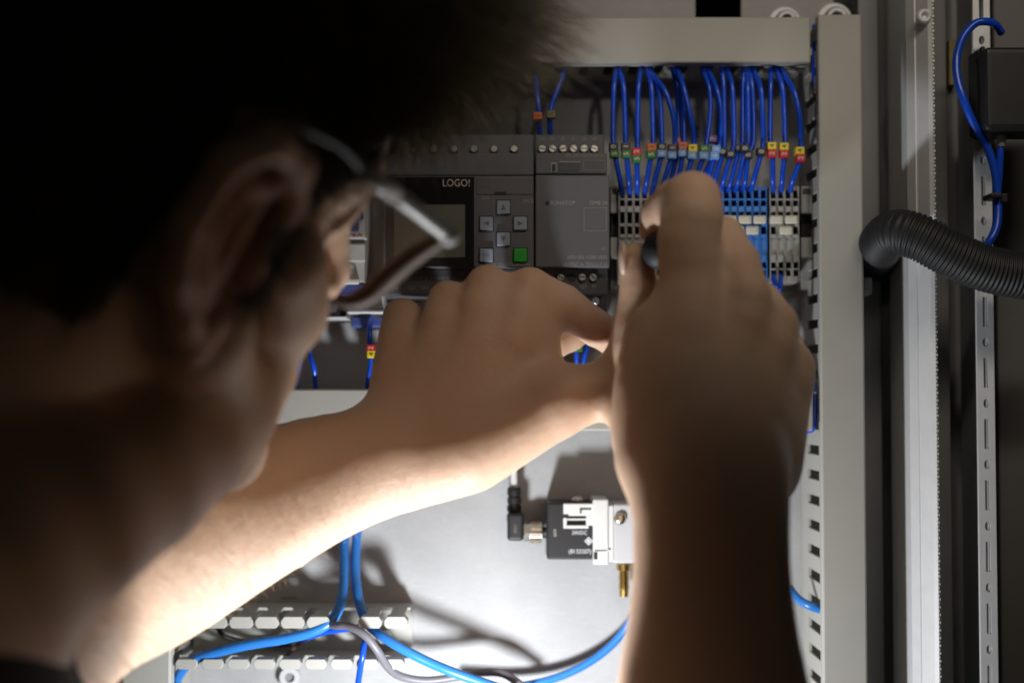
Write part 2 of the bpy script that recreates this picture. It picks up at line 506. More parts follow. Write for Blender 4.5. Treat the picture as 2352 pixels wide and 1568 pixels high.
# saw-toothed sealing edge on the profile
mb = MB()
xe = P(2149, 784, 60).x
n = 260
for k in range(n):
    z = zt - (k + .5) / n * (zt - zb); h = (zt - zb) / n
    mb.box(xe + .0001, xe + 0.0006 + 0.0004 * (k % 2), -0.0600, -0.0580, z - h * .5, z + h * .1)
sb = mb.build('serrated_edge', 'steel_bright', frame); sb['kind'] = 'stuff'
strip('frame', 2149, 2181, 34, 8, 'frame_brown').build('profile_return', 'frame_brown', frame)
strip('frame', 2181, 2240, 2, 5, 'frame_dark').build('side_wall_flange', 'frame_dark', frame)
strip('frame', 2292, 2700, 10, 6, 'frame_brown', bev=0.001).build('side_wall_panel', 'frame_brown', frame)
MB().pbox(2181, 92, 2200, 195, 3, 9, 0.0004).build('passivated_bracket', 'yellow_zinc', frame)
for (x, y, d, r) in ((2121, 40, 58.4, 19),):
    c = P(x, y, d)
    MB().lathe(c, (0, -1, 0), [(0, r * PS(d)), (.0012, r * PS(d)), (.0026, r * PS(d) * .75), (.0028, r * PS(d) * .45), (.0012, r * PS(d) * .38), (.0011, .0001)], 20).build('frame_screw', 'steel_bright', frame, True)

# perforated rail on the right: slots and round holes in turn
rail = thing('perforated_rail', 'white zinc perforated rail with slots and round holes at the right edge', 'rail', P(2262, 1568, 56))
mb = MB()
xa, xb = P(2244, 784, 56).x, P(2283, 784, 56).x
pz = []
p0 = P(2263, 786, 56).z
pitch = 140 * PS(56)
for k in range(-7, 8):
    zc = p0 + k * pitch
    pz.append((zc, 10.5 * PS(56), 6.6 * PS(56), True))
    pz.append((zc + pitch * .5, 34 * PS(56), 5.2 * PS(56), False))
pz = [q for q in pz if zb + .005 < q[0] < zt - .005]
perforated(mb, xa, xb, -0.056, pz, 0, sheet=0.002)
mb.build('rail_face', 'steel_bright', rail)
MB().box(xb - .0015, xb, -0.054, -0.010, zb, zt).build('rail_web', 'steel_bright', rail)


# ------------------------------------------------------------------ wiring ducts
def finger_mesh(bulge, L0, L1, hw):
    """one duct finger standing out of the plate: outline in (along, out), with a bulged catch at its tip"""
    out = [(-hw * .94, L0), (hw * .94, L0), (hw * .94, L1 - 8), (hw * 1.20, L1 - 5.4), (hw * 1.20, L1 - 2.6), (hw * .98, L1), (-hw * .98, L1), (-hw * 1.20, L1 - 2.6), (-hw * 1.20, L1 - 5.4), (-hw * .94, L1 - 8)]
    return [(-hw * .72, L0), (hw * .72, L0), (hw * .72, L1 - 6), (-hw * .72, L1 - 6)] if bulge else [(-hw * .94, L0), (hw * .94, L0), (hw * .94, L1), (-hw * .94, L1)]


def add_fingers(parent, axis, line, t0, t1, pitch, hw, L0=17, L1=47, start=0.0, thick=0.0013, inward=1, skip=(), bulge=False):
    """row of fingers along x ('x', fixed z=line) or along z ('z', fixed x=line)"""
    o0 = wloc(parent)
    bm = bmesh.new()
    A, B = [], []
    for a, d in finger_mesh(bulge, L0, L1, hw):
        for lst, s in ((A, 0), (B, 1)):
            off = s * thick * inward
            v = (a * 1e-3, -d * 1e-3, off) if axis == 'x' else (off, -d * 1e-3, a * 1e-3)
            lst.append(bm.verts.new(v))
    n = len(A)
    bm.faces.new(A); bm.faces.new(B[::-1])
    for i in range(n): bm.faces.new((A[i], A[(i + 1) % n], B[(i + 1) % n], B[i]))
    if bulge:
        w, c, th = hw * 1.12e-3, hw * .30e-3, bulge * 1e-3 * inward
        prof = [(-w + c, 0), (w - c, 0), (w, th * .35), (w, th * .7), (w - c * .8, th), (-w + c * .8, th), (-w, th * .7), (-w, th * .35)]
        for d0, d1 in ((L1 - 7.5, L1 + .3),):
            A = [bm.verts.new((x, -d0 * 1e-3, z)) for x, z in prof]; B = [bm.verts.new((x, -d1 * 1e-3, z)) for x, z in prof]
            bm.faces.new(A); bm.faces.new(B[::-1])
            for i in range(len(A)): bm.faces.new((A[i], A[(i + 1) % len(A)], B[(i + 1) % len(A)], B[i]))
    bmesh.ops.recalc_face_normals(bm, faces=bm.faces)
    bmesh.ops.bevel(bm, geom=bm.edges[:], offset=0.00025, segments=1, affect='EDGES')
    me = bpy.data.meshes.new('finger'); bm.to_mesh(me); bm.free(); me.materials.append(M['duct'])
    t = t0 + start; k = 0
    while t < t1:
        if k not in skip:
            o = bpy.data.objects.new('finger', me); COL.objects.link(o); o.parent = parent
            o.location = (Vector((t, 0, line)) if axis == 'x' else Vector((line, 0, t))) - o0
        t += pitch; k += 1


PITCH_F = 0.01238
# top duct: closed by its lid, slotted lower wall above the terminals
xa, xb = P(560, 90, 50).x, P(1862, 90, 50).x
z1, z0 = P(1500, 39, 50).z, P(1500, 145, 50).z
duct_top = thing('cable_duct', 'closed grey cable duct running along the top above the blue wires', 'cable duct', ((xa + xb) / 2, 0, z0), 'grey slotted cable ducts')
MB().box(xa, xb, -0.050, -0.0465, z0, z1, 0.0009).box(xa, xb, -0.0465, -0.0425, z0, z0 + 0.0015, 0).build('lid', 'duct', duct_top)
MB().box(xa, xb, -0.017, -0.0005, z0 + .0012, z0 + .0026).box(xa, xb, -0.0025, -0.0003, z0 + .0026, z1 - .001).box(xa, xb, -0.045, -0.0025, z1 - .0026, z1 - .0012).build('duct_body', 'duct', duct_top)
add_fingers(duct_top, 'x', z0 + .0013, xa, xb, PITCH_F, 4.25, start=P(1315, 145, 50).x - xa - PITCH_F * math.floor((P(1315, 145, 50).x - xa) / PITCH_F) - 0.00000 + 0.0003)

# right duct: long vertical, lid towards us, comb wall on its left
xr0, xr1 = P(1884, 784, 50).x, P(1986, 784, 50).x
zr1, zr0 = P(1930, 33, 50).z, P(1930, 1750, 50).z
duct_r = thing('cable_duct', 'tall vertical grey cable duct right of the terminal blocks and hand', 'cable duct', ((xr0 + xr1) / 2, 0, zr0), 'grey slotted cable ducts')
MB().box(xr0, xr1, -0.050, -0.0465, zr0, zr1, 0.0010).box(xr0, xr0 + .0005, -0.0465, -0.0452, zr0, zr1).build('lid', 'duct', duct_r)
MB().box(xr0 + .0005, xr0 + .0020, -0.0155, -0.0005, zr0, zr1).box(xr0 + .0026, xr1 - .001, -0.0025, -0.0003, zr0, zr1).box(xr1 - .0026, xr1 - .0012, -0.045, -0.0025, zr0, zr1).build('duct_body', 'duct', duct_r)
fz = P(1865, 1035 - 29.9, 45).z
add_fingers(duct_r, 'z', xr0 + .0006, zr0, zr1, PITCH_F, 4.2, L0=15, start=(fz - zr0) % PITCH_F, inward=1)

# middle duct below the controller
xa, xb = P(420, 940, 50).x, P(1868, 940, 50).x
z1, z0 = P(1000, 893, 50).z, P(1000, 989, 50).z
duct_m = thing('cable_duct', 'closed grey cable duct passing behind the left wrist and right hand', 'cable duct', ((xa + xb) / 2, 0, z0), 'grey slotted cable ducts')
MB().box(xa, xb, -0.050, -0.0465, z0, z1, 0.0009).box(xa, xb, -0.0465, -0.0425, z0, z0 + .0014).box(xa, xb, -0.0465, -0.0425, z1 - .0014, z1).build('lid', 'duct', duct_m)
MB().box(xa, xb, -0.017, -0.0005, z0 + .0012, z0 + .0026).box(xa, xb, -0.0025, -0.0003, z0 + .0026, z1 - .001).box(xa, xb, -0.020, -0.0025, z1 - .0026, z1 - .0012).build('duct_body', 'duct', duct_m)
add_fingers(duct_m, 'x', z1 - .0025, xa, xb, PITCH_F, 4.25, start=0.004)

# bottom duct: open, two rows of fingers
xa, xb = P(398, 1490, 47).x, P(932, 1490, 47).x
z1, z0 = P(700, 1415, 47).z, P(700, 1536, 47).z
duct_b = thing('cable_duct', 'open grey cable duct at the bottom left with blue hoses laid through its fingers', 'cable duct', ((xa + xb) / 2, 0, z0), 'grey slotted cable ducts')
MB().box(xa, xb, -0.018, -0.0005, z1 - .0013, z1).box(xa, xb, -0.0025, -0.0003, z0 + .0013, z1 - .0013).box(xa, xb, -0.018, -0.0005, z0, z0 + .0013).build('duct_body', 'duct', duct_b)
add_fingers(duct_b, 'x', z1, xa, xb, PITCH_F, 5.0, L0=17.5, start=P(494, 1440, 47).x - xa, skip=(5,), bulge=5.6, inward=-1)
add_fingers(duct_b, 'x', z0, xa, xb, PITCH_F, 4.6, L0=17.5, start=P(428, 1530, 47).x - xa, bulge=4.8)
for x, y in ((652, 1462), (885, 1460)):
    MB().cyl(P(x, y, 3), (0, -1, 0), .0035, .004, 16).build('duct_screw', 'screw', duct_b)

# left duct behind the head and forearm
xl0, xl1 = P(280, 1400, 50).x, P(393, 1400, 50).x
zl1, zl0 = P(330, 33, 50).z, P(330, 1750, 50).z
duct_l = thing('cable_duct', 'vertical grey cable duct at the far left under the forearm', 'cable duct', ((xl0 + xl1) / 2, 0, zl0), 'grey slotted cable ducts')
MB().box(xl0, xl1, -0.050, -0.0465, zl0, zl1, 0.0010).box(xl1 - .0014, xl1, -0.0465, -0.0425, zl0, zl1).build('lid', 'duct', duct_l)
MB().box(xl1 - .0026, xl1 - .0012, -0.020, -0.0005, zl0, zl1).box(xl0 + .001, xl1 - .0026, -0.0025, -0.0003, zl0, zl1).box(xl0 + .001, xl0 + .0024, -0.045, -0.0025, zl0, zl1).build('duct_body', 'duct', duct_l)
add_fingers(duct_l, 'z', xl1 - .0026, zl0, P(330, 1380, 50).z, PITCH_F, 4.1, L0=20, start=0.003, inward=1)

# DIN rail
zc = P(1100, 540, 7).z
din = MB().box(P(560, 540, 7).x, P(1868, 540, 7).x, -0.0075, -0.0065, zc + .0085, zc + .0175).box(P(560, 540, 7).x, P(1868, 540, 7).x, -0.0075, -0.0065, zc - .0175, zc - .0085).box(P(560, 540, 7).x, P(1868, 540, 7).x, -0.0065, -0.0002, zc - .0125, zc + .0125).build('mounting_rail', 'steel_bright')
tag(din, 'zinc plated top hat rail behind the controller and terminals', 'rail')


# bolts with washers at the top of the plate
def bolt(x, y, R, label):
    c = P(x, y, 1)
    t = thing('bolt', label, 'bolt', c, 'bolts at the top of the plate')
    s = PS(1)
    MB().ring(c, (0, -1, 0), R * s, R * s * .55, .0022).build('washer', 'steel_bright', t)
    MB().lathe(c, (0, -1, 0), [(0, R * s * .70), (.006, R * s * .70), (.0072, R * s * .6), (.0073, R * s * .34), (.004, R * s * .32), (.004, .0001)], 24).build('bolt_head', 'frame_dark', t, False)
    MB().ring(c + Vector((0, -.0074, 0)), (0, -1, 0), R * s * .55, R * s * .40, .0006).build('bolt_rim', 'steel_bright', t)


bolt(1801, 55, 36, 'black socket head bolt with washer beside the plate cut-out')
bolt(1915, 50, 40, 'large bolt with wide washer at the plate corner over the right duct')

# ------------------------------------------------------------------ controller (main module)
D1 = 60
ctl = thing('logic_controller', 'dark grey controller with display, arrow keys and one green key', 'controller', P(1050, 680, 7))
MB().pbox(878, 309, 1226.5, 680, 8, 44, .0008).build('housing', 'device', ctl)
MB().pbox(880, 352, 1226, 403, 44, 54, .0006).build('upper_cover', 'device', ctl)
MB().pbox(880, 404, 1226, 614, 44, D1, .0006).build('front_panel', 'device', ctl)
MB().pbox(880, 617, 1226, 678, 44, 53, .0006).build('terminal_cover', 'device_dark', ctl)
MB().pbox(886, 406, 1089, 612, D1 - 1, D1 + .35, .0002).build('display_window', 'gloss_black', ctl)
MB().pbox(905, 470, 1068, 591, D1 + .3, D1 + .55, .0001).build('display', 'lcd', ctl)
MB().pbox(1095, 406, 1225, 447, D1 - 1, D1 + .4, .0003).build('card_flap', 'device', ctl)
MB().pbox(1136, 440.5, 1163, 446, D1 - 1, D1 + .6).build('flap_notch', 'black', ctl)


def outline(mbx, x0, y0, x1, y1, d, w=1.0):
    mbx.pbox(x0, y0, x1, y0 + w, d - .1, d + .12).pbox(x0, y1 - w, x1, y1, d - .1, d + .12).pbox(x0, y0 + w, x0 + w, y1 - w, d - .1, d + .12).pbox(x1 - w, y0 + w, x1, y1 - w, d - .1, d + .12)
    return mbx


outline(MB(), 1103, 413, 1126, 429, D1 + .4).build('flap_mark', 'device_dark', ctl)
text('LOGO!', 1048, 421, D1 + .4, 17, ctl, 'print', width=62)
text('X50', 1115, 455, D1, 7, ctl, 'print_dim')
text('24CE', 1213, 462, D1, 8.5, ctl, 'print_dim')
text('6ED1 052-1CC08-0BA1', 1168, 607, D1, 7, ctl, 'print_dim', width=100)
text('OUTPUT 4x TRANS./0.3A', 988, 640, 53, 7, ctl, 'print_dim', width=118)
text('Q1   Q2   Q3   Q4', 960, 661, 53, 7, ctl, 'print_dim', width=110)
for (x, y, kind) in ((1156, 476, 'u'), (1117, 513, 'l'), (1195, 513, 'r'), (1156, 549, 'd'), (1117, 586, 'e'), (1195, 586, 'o')):
    MB().pbox(x - 17.2, y - 17.2, x + 17.2, y + 17.2, D1 - 1, D1 + .15).build('button_recess', 'black', ctl)
    bt = MB().pbox(x - 15.3, y - 15.3, x + 15.3, y + 15.3, D1 - 1, D1 + 1.6, .0005, 3).build('button', 'green' if kind == 'o' else 'button', ctl)
    bt['label'] = {'u': 'grey key with an up arrow', 'l': 'grey key with a left arrow', 'r': 'grey key with a right arrow', 'd': 'grey key with a down arrow', 'e': 'grey key marked ESC', 'o': 'bright green key marked OK'}[kind]
    if kind in 'eo':
        text('ESC' if kind == 'e' else 'OK', x, y, D1 + 1.6, 7.5, bt, 'arrow', name='key_print')
    else:
        dx, dy = {'u': (0, -1), 'd': (0, 1), 'l': (-1, 0), 'r': (1, 0)}[kind]
        pts = []
        for a, b in ((7.5, 0), (-6.5, 6.0), (-6.5, -6.0)):
            q = P(x + dx * a + dy * b, y + dy * a + dx * b, D1 + 1.7)
            pts.append((q.x, q.z))
        MB().prism(pts, -(D1 + 1.68) * 1e-3, -(D1 + 1.55) * 1e-3).build('key_print', 'arrow', bt)

for k in range(7):
    x = 905 + k * 46
    c = P(x, 343, 44)
    MB().cyl(c, (0, -1, 0), 10 * PS(44), .0008, 14).build('screw_well', 'black', ctl)
    MB().lathe(c, (0, -1, 0), [(.0008, 8.5 * PS(44)), (.0016, 8.5 * PS(44)), (.0019, 7.2 * PS(44))], 14).build('terminal_screw', 'screw', ctl)

# ------------------------------------------------------------------ expansion module
ex = thing('expansion_module', 'narrow dark grey input and output module between controller and terminal blocks', 'module', P(1314, 680, 7))
MB().pbox(1229, 309, 1388, 676, 8, 46, .0008).build('housing', 'device', ex)
MB().pbox(1230, 351, 1394, 400, 46, 55, .0006).build('upper_cover', 'device', ex)
MB().pbox(1229.5, 402, 1400, 613.5, 46, D1, .0006).build('front_panel', 'device', ex)
MB().pbox(1229.5, 615, 1396, 677, 46, 54, .0006).build('terminal_cover', 'device_dark', ex)
MB().pbox(1284, 372, 1331, 394, 54, 55.25, .0003).build('release_slider', 'device_dark', ex)
MB().pbox(1265, 373, 1279, 396, 54, 55.3, .0001).pbox(1284, 370.5, 1334, 374, 54, 55.6, .0001).build('slider_stop', 'print_dim', ex)
MB().pbox(1268, 377, 1276, 394, 54, 55.5, .0001).build('slider_slot', 'black', ex)
outline(MB(), 1340, 368, 1391, 391, 55, 1.1).build('label_frame', 'print_dim', ex)
outline(MB(), 1341, 476, 1393, 530, D1, .9).build('label_frame', 'print_dim', ex)
MB().pbox(1253, 462, 1261.5, 470.5, D1 - 1, D1 + .3).build('status_light', 'black', ex)
text('RUN/STOP', 1292.5, 466.5, D1, 9, ex, 'print_dim', width=57)
text('DM8 24', 1375, 466.5, D1, 9, ex, 'print_dim', width=40)
text('X5', 1386, 572, D1, 6, ex, 'print_dim')
text('DC 24V INPUT 4x DC', 1345, 357.5, 55, 7.5, ex, 'print_dim', width=92)
text('6ED1 055-1CB00-0BA2', 1349, 591, D1, 8, ex, 'print_dim', width=91)
text('OUTPUT 4x TRANS./0.3A', 1344, 607, D1, 8, ex, 'print_dim', width=103)
for x, s in zip((1245, 1269, 1293, 1317, 1341, 1365), ('L+', 'M', 'I1', 'I2', 'I3', 'I4')):
    c = P(x, 343, 46)
    MB().cyl(c, (0, -1, 0), 10.5 * PS(46), .0006, 14).build('screw_well', 'black', ex)
    sc = MB().lathe(c, (0, -1, 0), [(.0005, 9 * PS(46)), (.0018, 9 * PS(46)), (.0021, 7.6 * PS(46))], 16).build('terminal_screw', 'screw', ex)
    a = random.uniform(-.7, .7)
    q = c + Vector((0, -.00212, 0)); w, l = .0005 / 2, 7 * PS(46)
    ca, sa = math.cos(a), math.sin(a)
    MB().prism([(q.x + ca * u - sa * v, q.z + sa * u + ca * v) for u, v in ((-l, -w), (l, -w), (l, w), (-l, w))], q.y - .00006, q.y + .0004).build('screw_slot', 'black', sc)
    text(s, x, 319, 46, 7.5, ex, 'print_dim')
for x, dark in ((1288, 0), (1313, 1), (1337, 0), (1362, 0)):
    c = P(x, 637, 54)
    MB().cyl(c, (0, -1, 0), 11 * PS(54), .0003, 16).build('screw_well', 'black', ex)
    if not dark:
        sc = MB().lathe(c, (0, -1, 0), [(0, 8.6 * PS(54)), (.0016, 8.6 * PS(54)), (.0019, 7.2 * PS(54))], 16).build('terminal_screw', 'screw', ex)
        a = random.uniform(-.7, .7); q = c + Vector((0, -.00192, 0)); w, l = .0005 / 2, 6.5 * PS(54); ca, sa = math.cos(a), math.sin(a)
        MB().prism([(q.x + ca * u - sa * v, q.z + sa * u + ca * v) for u, v in ((-l, -w), (l, -w), (l, w), (-l, w))], q.y - .00006, q.y + .0004).build('screw_slot', 'black', sc)
text('Q3', 1340, 658, 54, 8, ex, 'print_dim'); text('M', 1364, 658, 54, 8, ex, 'print_dim')
MB().pbox(1278, 679, 1392, 770, 8, 40, .0008).build('connector_foot', 'black', ex)
for x, y in ((1368, 691), (1338, 686)):
    MB().lathe(P(x, y, 40), (0, -1, 0), [(0, 9 * PS(40)), (.0015, 9 * PS(40)), (.0018, 7 * PS(40))], 16).build('terminal_screw', 'screw', ex)

# ------------------------------------------------------------------ terminal blocks
TP = 17.1


def make_terminal(xc, m, label, group, name='terminal_block'):
    t = thing(name, label, 'terminal', P(xc, 647, 8), group)
    h = TP * .5 - .35
    mb = MB()
    mb.pbox(xc - h, 428, xc - h + 2.6, 647, 9, 38, .0001, 1).pbox(xc + h - 2.6, 428, xc + h, 647, 9, 38, .0001, 1)
    xi0, xi1 = xc - h + 2.5, xc + h - 2.5
    for y0, y1, d in ((428, 438, 36), (456, 459.5, 38.6), (473.5, 487, 39), (513, 520, 38.6), (538, 546, 39), (546, 585, 37.4), (585, 602, 38.6), (616, 620, 38.6), (634, 647, 37.5)):
        mb.pbox(xi0, y0, xi1, y1, 9, d, .00015, 1)
    mb.pbox(xi0, 430, xi1, 646, 9, 18)
    mb.build('housing', m, t)
    return t


ORD = ['first', 'second', 'third', 'fourth', 'fifth', 'sixth', 'seventh', 'eighth', 'ninth', 'tenth', 'eleventh', 'twelfth']
x0 = 1421 + TP / 2


def term_row(n, xs, m, colour, where, group):
    proto = None
    outt = []
    for k in range(n):
        lab = '%s %s push-in terminal block from the left, %s' % (ORD[k], colour, where)
        if proto is None:
            proto = make_terminal(xs, m, lab, group); t = proto
        else:
            t = copy_tree(proto, Vector((k * TP * PS(38), 0, 0))); t['label'] = lab
        outt.append(t)
    return outt


tg = term_row(12, x0, 'term_grey', 'grey', 'beside the dark module', 'terminal blocks on the rail')
tb = term_row(8, x0 + 12 * TP, 'term_blue', 'blue', 'in the blue run beside the fingers', 'terminal blocks on the rail')
tr = term_row(4, x0 + 20 * TP + 5, 'term_grey', 'grey', 'between blue run and end clamp', 'terminal blocks on the rail')


def white_tag(t, xa, y):
    o0 = wloc(t)
    g_ = MB().pbox(xa - 14.5, y - 9.5, xa + 14.5, y + 9.5, 30, 40.2, .0006, 2)
    o = g_.build('marker_tag', 'tag', t, True)
    MB().pbox(xa - 9, y - 5.5, xa + 9, y + 5.5, 40.1, 40.35, .0001, 1).build('tag_face', 'tag', o)


for i, y in ((12, 504), (14, 504), (16, 504), (18, 504), (13, 529), (15, 529), (17, 529)):
    white_tag(tb[i - 12], x0 + (i + .5) * TP - (0 if y == 504 else 0), y)
white_tag(tr[0], x0 + 20 * TP + 5 + TP * .45, 504); white_tag(tr[2], x0 + 22 * TP + 5 + TP * .45, 504); white_tag(tr[1], x0 + 21 * TP + 5 + TP * .7, 529)


def end_clamp(xa, xb, label):
    t = thing('end_clamp', label, 'clamp', P((xa + xb) / 2, 650, 8), 'end clamps beside the terminals')
    MB().pbox(xa, 427, xb, 490, 9, 33, .0005).pbox(xa, 545, xb, 592, 9, 34, .0005).pbox(xa, 592, xb, 665, 9, 20, .0005).build('clamp_body', 'term_grey', t)
    MB().pbox(xa + 1, 491, xb - 1, 544, 9, 26, .0003).build('clamp_screw_block', 'black', t)
    MB().pbox(xa + 4, 433, xb - 4, 446, 30, 33.4, .0002).build('clamp_notch', 'black', t)


end_clamp(1840, 1866, 'grey end clamp between the last terminal and the right duct')
end_clamp(1402, 1420, 'grey end clamp between the dark module and the terminals')

# ------------------------------------------------------------------ blue wires
INK = {'black': 'ink_light', 'brown': 'ink_light', 'red': 'ink_light', 'green': 'ink_light', 'blue': 'ink_light', 'orange': 'ink_dark', 'yellow': 'ink_dark', 'purple': 'ink_light', 'khaki': 'ink_dark'}
RW = 6.1


def zx(x): return 1148.4 + x * 0.3186


def zy(y): return y * 0.3186


def wire(pts, label, markers=(), r=RW, m='wire', group='blue control wires', ferrule=True, name='wire'):
    """pts: (px, py, depth) from top to bottom; markers: (px, py, depth, colour, digit)"""
    W_ = [P(*p) for p in pts]
    t = thing(name, label, 'wire', W_[-1], group)
    path = smooth_path(W_, 7)
    MB().tube(path, r * PS(45), 10).build('insulation', m, t, True)
    if ferrule:
        a, b = path[-1], path[-3]
        MB().tube([a + (b - a).normalized() * .0008, a - Vector((0, -.001, .0022))], r * PS(45) * 1.12, 10).build('ferrule_sleeve', 'ferrule', t, True)
    for (x, y, d, c, s) in markers:
        w = 10.5 if len(s) < 2 else 11
        mk = MB().pbox(x - w, y - 8.6, x + w, y + 8.6, d - 4.5, d, .0004, 2).build('marker', 'mk_' + c, t, False)
        if s: text(s, x, y, d + .02, 11, mk, INK[c], turn=-math.pi / 2, name='digit')
    return t


def tw(xt, xm, ym, xb_, yb, label, marks, dt=42, dm=46, dbm=36, ym1=None, extra=None):
    """a wire hanging from the top duct into the terminal row, in the numbers of the enlarged view"""
    mk = []
    xs = marks[0][0] if marks else xm
    p = [(zx(xt), 140, dt - 3), (zx(xt), 160, dt), (zx(xm * .75 + xt * .25), zy(650), dm)] if extra is None else [(zx(xt), 140, dt - 3), (zx(xt), 160, dt)] + extra
    p += [(zx(xm), zy(1010), dm)]
    for (x, y, c, s) in marks:
        mk.append((zx(x), zy(y), dm + 3.2, c, s))
    if marks:
        yl = max(q[1] for q in marks); xl = [q[0] for q in marks if q[1] == yl][0]
        p += [(zx(xl), zy(yl), dm)]
    p += [(zx(xb_ * .75 + xm * .25), zy(1300), dm - 2), (zx(xb_), yb, dbm)]
    return wire(p, label, mk)


B0 = 447
LW = 'blue wire with %s markers, above the grey terminals'
tw(840, 815, 0, 882, B0, LW % 'black 0 and green 5', [(820, 1057, 'black', '0'), (827, 1108, 'green', '5')])
tw(862, 905, 0, 937, B0, LW % 'brown 1 and green 5', [(908, 1055, 'brown', '1'), (912, 1108, 'green', '5')])
tw(1015, 992, 0, 990, B0, LW % 'red 2 and green 5', [(986, 1092, 'red', '2'), (988, 1143, 'green', '5')])
tw(1065, 1103, 0, 1044, B0, LW % 'orange 3 and green 5', [(1096, 1060, 'orange', '3'), (1092, 1112, 'green', '5')])
tw(1085, 1168, 0, 1100, B0, LW % 'black 0 and light blue 6', [(1170, 1057, 'black', '0'), (1166, 1106, 'blue', '6')])
tw(1060, 1262, 0, 1160, B0, LW % 'brown 1 and light blue 6', [(1246, 1065, 'brown', '1'), (1242, 1117, 'blue', '6')], extra=[(zx(1180), zy(640), 50), (zx(1250), zy(840), 50)])
tw(1245, 1288, 0, 1215, B0, LW % 'dark red 2 and light blue 6', [(1293, 1015, 'red', '2'), (1290, 1060, 'blue', '6')], dm=38, dt=36)
tw(1262, 1328, 0, 1270, B0, LW % 'orange 3 and light blue 6', [(1321, 1050, 'orange', '3'), (1318, 1103, 'blue', '6')], dm=43)
tw(1280, 1398, 0, 1322, B0, LW % 'yellow 4 and light blue 6', [(1391, 1067, 'yellow', '4'), (1386, 1118, 'blue', '6')], extra=[(zx(1320), zy(620), 50), (zx(1375), zy(850), 50)])
tw(1462, 1492, 0, 1376, B0, LW % 'green 5 and light blue 6', [(1476, 1070, 'green', '5'), (1470, 1120, 'blue', '6')], extra=[(zx(1510), zy(640), 46), (zx(1515), zy(830), 46)])
tw(1475, 1570, 0, 1420, B0, LW % 'purple 7 and light blue 6', [(1535, 1000, 'purple', '7'), (1560, 1075, 'blue', '6')], dm=42, extra=[(zx(1545), zy(620), 42), (zx(1590), zy(850), 42)])
tw(1500, 1590, 0, 1470, B0, 'blue wire with two light blue 6 markers, above the fingertip', [(1560, 1072, 'blue', '6'), (1550, 1120, 'blue', '6')], dm=47, extra=[(zx(1560), zy(640), 50), (zx(1598), zy(830), 50)])
LB = 'blue wire with one black 0 marker, %s'
tw(1600, 1618, 0, 1527, B0, LB % 'leftmost into the blue terminals', [(1607, 1092, 'black', '0')], dm=44)
tw(1640, 1688, 0, 1588, 440, LB % 'second from the left into the blue terminals', [(1665, 1110, 'black', '0')], dm=47)
tw(1760, 1748, 0, 1640, 440, LB % 'third from the left into the blue terminals', [(1728, 1065, 'black', '0')], dm=44)
tw(1775, 1790, 0, 1696, 440, LB % 'fourth from the left into the blue terminals', [(1768, 1068, 'black', '0')], dm=47)
tw(1795, 1828, 0, 1750, 438, LB % 'fifth from the left into the blue terminals', [(1790, 1115, 'black', '0')], dm=45)
tw(1830, 1898, 0, 1806, 440, LB % 'rightmost into the blue terminals', [(1886, 1092, 'black', '0')], dm=47, extra=[(zx(1880), zy(640), 49), (zx(1895), zy(850), 49)])
LY = 'blue wire with yellow 4 and red 2 markers, %s of three'
tw(1955, 1948, 0, 1974, 441, LY % 'leftmost', [(1962, 1050, 'yellow', '4'), (1964, 1105, 'red', '2')])
tw(1990, 2055, 0, 2028, 441, LY % 'middle one', [(2051, 1055, 'yellow', '4'), (2050, 1108, 'red', '2')])
tw(2030, 2168, 0, 2092, 443, LY % 'rightmost', [(2164, 1085, 'yellow', '4'), (2170, 1138, 'red', '2')], extra=[(zx(2120), zy(660), 50), (zx(2160), zy(850), 50)])
# two wires on the input side of the expansion module and one by the hair
wire([(1302, 140, 38), (1290, 180, 44), (1268, 240, 46), (1263, 275, 46), (1264, 312, 40)], 'dark blue wire with khaki marker entering the top of the narrow module', [(1266, 262, 49.5, 'khaki', '5')], ferrule=False)
wire([(1228, 140, 36), (1232, 200, 44), (1238, 260, 46), (1240, 312, 40)], 'dark blue wire with orange marker half hidden by the hair', [(1235, 266, 49.5, 'orange', '3')], ferrule=False)
# wires below the terminals, behind the hands
wire([(1776, 632, 36), (1781, 655, 46), (1792, 700, 46), (1800, 820, 42), (1800, 900, 30)], 'blue wire leaving the bottom of the first grey terminal right of the blue run', (), ferrule=False)
wire([(1793, 632, 36), (1792, 660, 48), (1786, 700, 48), (1780, 820, 44), (1780, 900, 30)], 'blue wire leaving the bottom of the second grey terminal right of the blue run', (), ferrule=False)
wire([(1322, 740, 40), (1324, 790, 46), (1325, 830, 46), (1324, 900, 36)], 'blue wire with green marker seen through the loop of index finger and thumb', [(1328, 799, 50, 'green', '5')], ferrule=False)
wire([(1352, 740, 40), (1350, 790, 44), (1341, 830, 44), (1336, 900, 36)], 'unmarked blue wire seen through the loop of index finger and thumb', (), ferrule=False)
wire([(850, 730, 40), (849, 770, 46), (852, 830, 46), (845, 880, 44), (843, 900, 36)], 'blue wire with red 2 over yellow 4 markers below the circuit breaker', [(852, 799, 50, 'red', '2'), (853, 813, 50, 'yellow', '4')], ferrule=False)
wire([(700, 780, 40), (712, 815, 46), (722, 850, 46), (725, 900, 38)], 'blue wire bending into the middle duct beside the cheek', (), ferrule=False)
wire([(690, 800, 40), (684, 850, 44), (681, 900, 38)], 'blue wire end just showing beside the jaw over the middle duct', (), ferrule=False)
# wires in the right duct
wire([(1812, 1350, 30), (1835, 1376, 36), (1862, 1391, 40), (1890, 1400, 40)], 'blue hose crossing into the right duct beside the forearm', (), r=10, m='tube', ferrule=False, group='blue hoses')
wire([(1870, 60, 30), (1871, 130, 38), (1869, 200, 36)], 'blue wire in the corner between top duct and right duct', (), ferrule=False)
wire([(1871, 880, 36), (1872, 940, 40), (1868, 982, 42), (1852, 990, 38)], 'blue wire at the end of the middle duct beside the hand', (), ferrule=False)

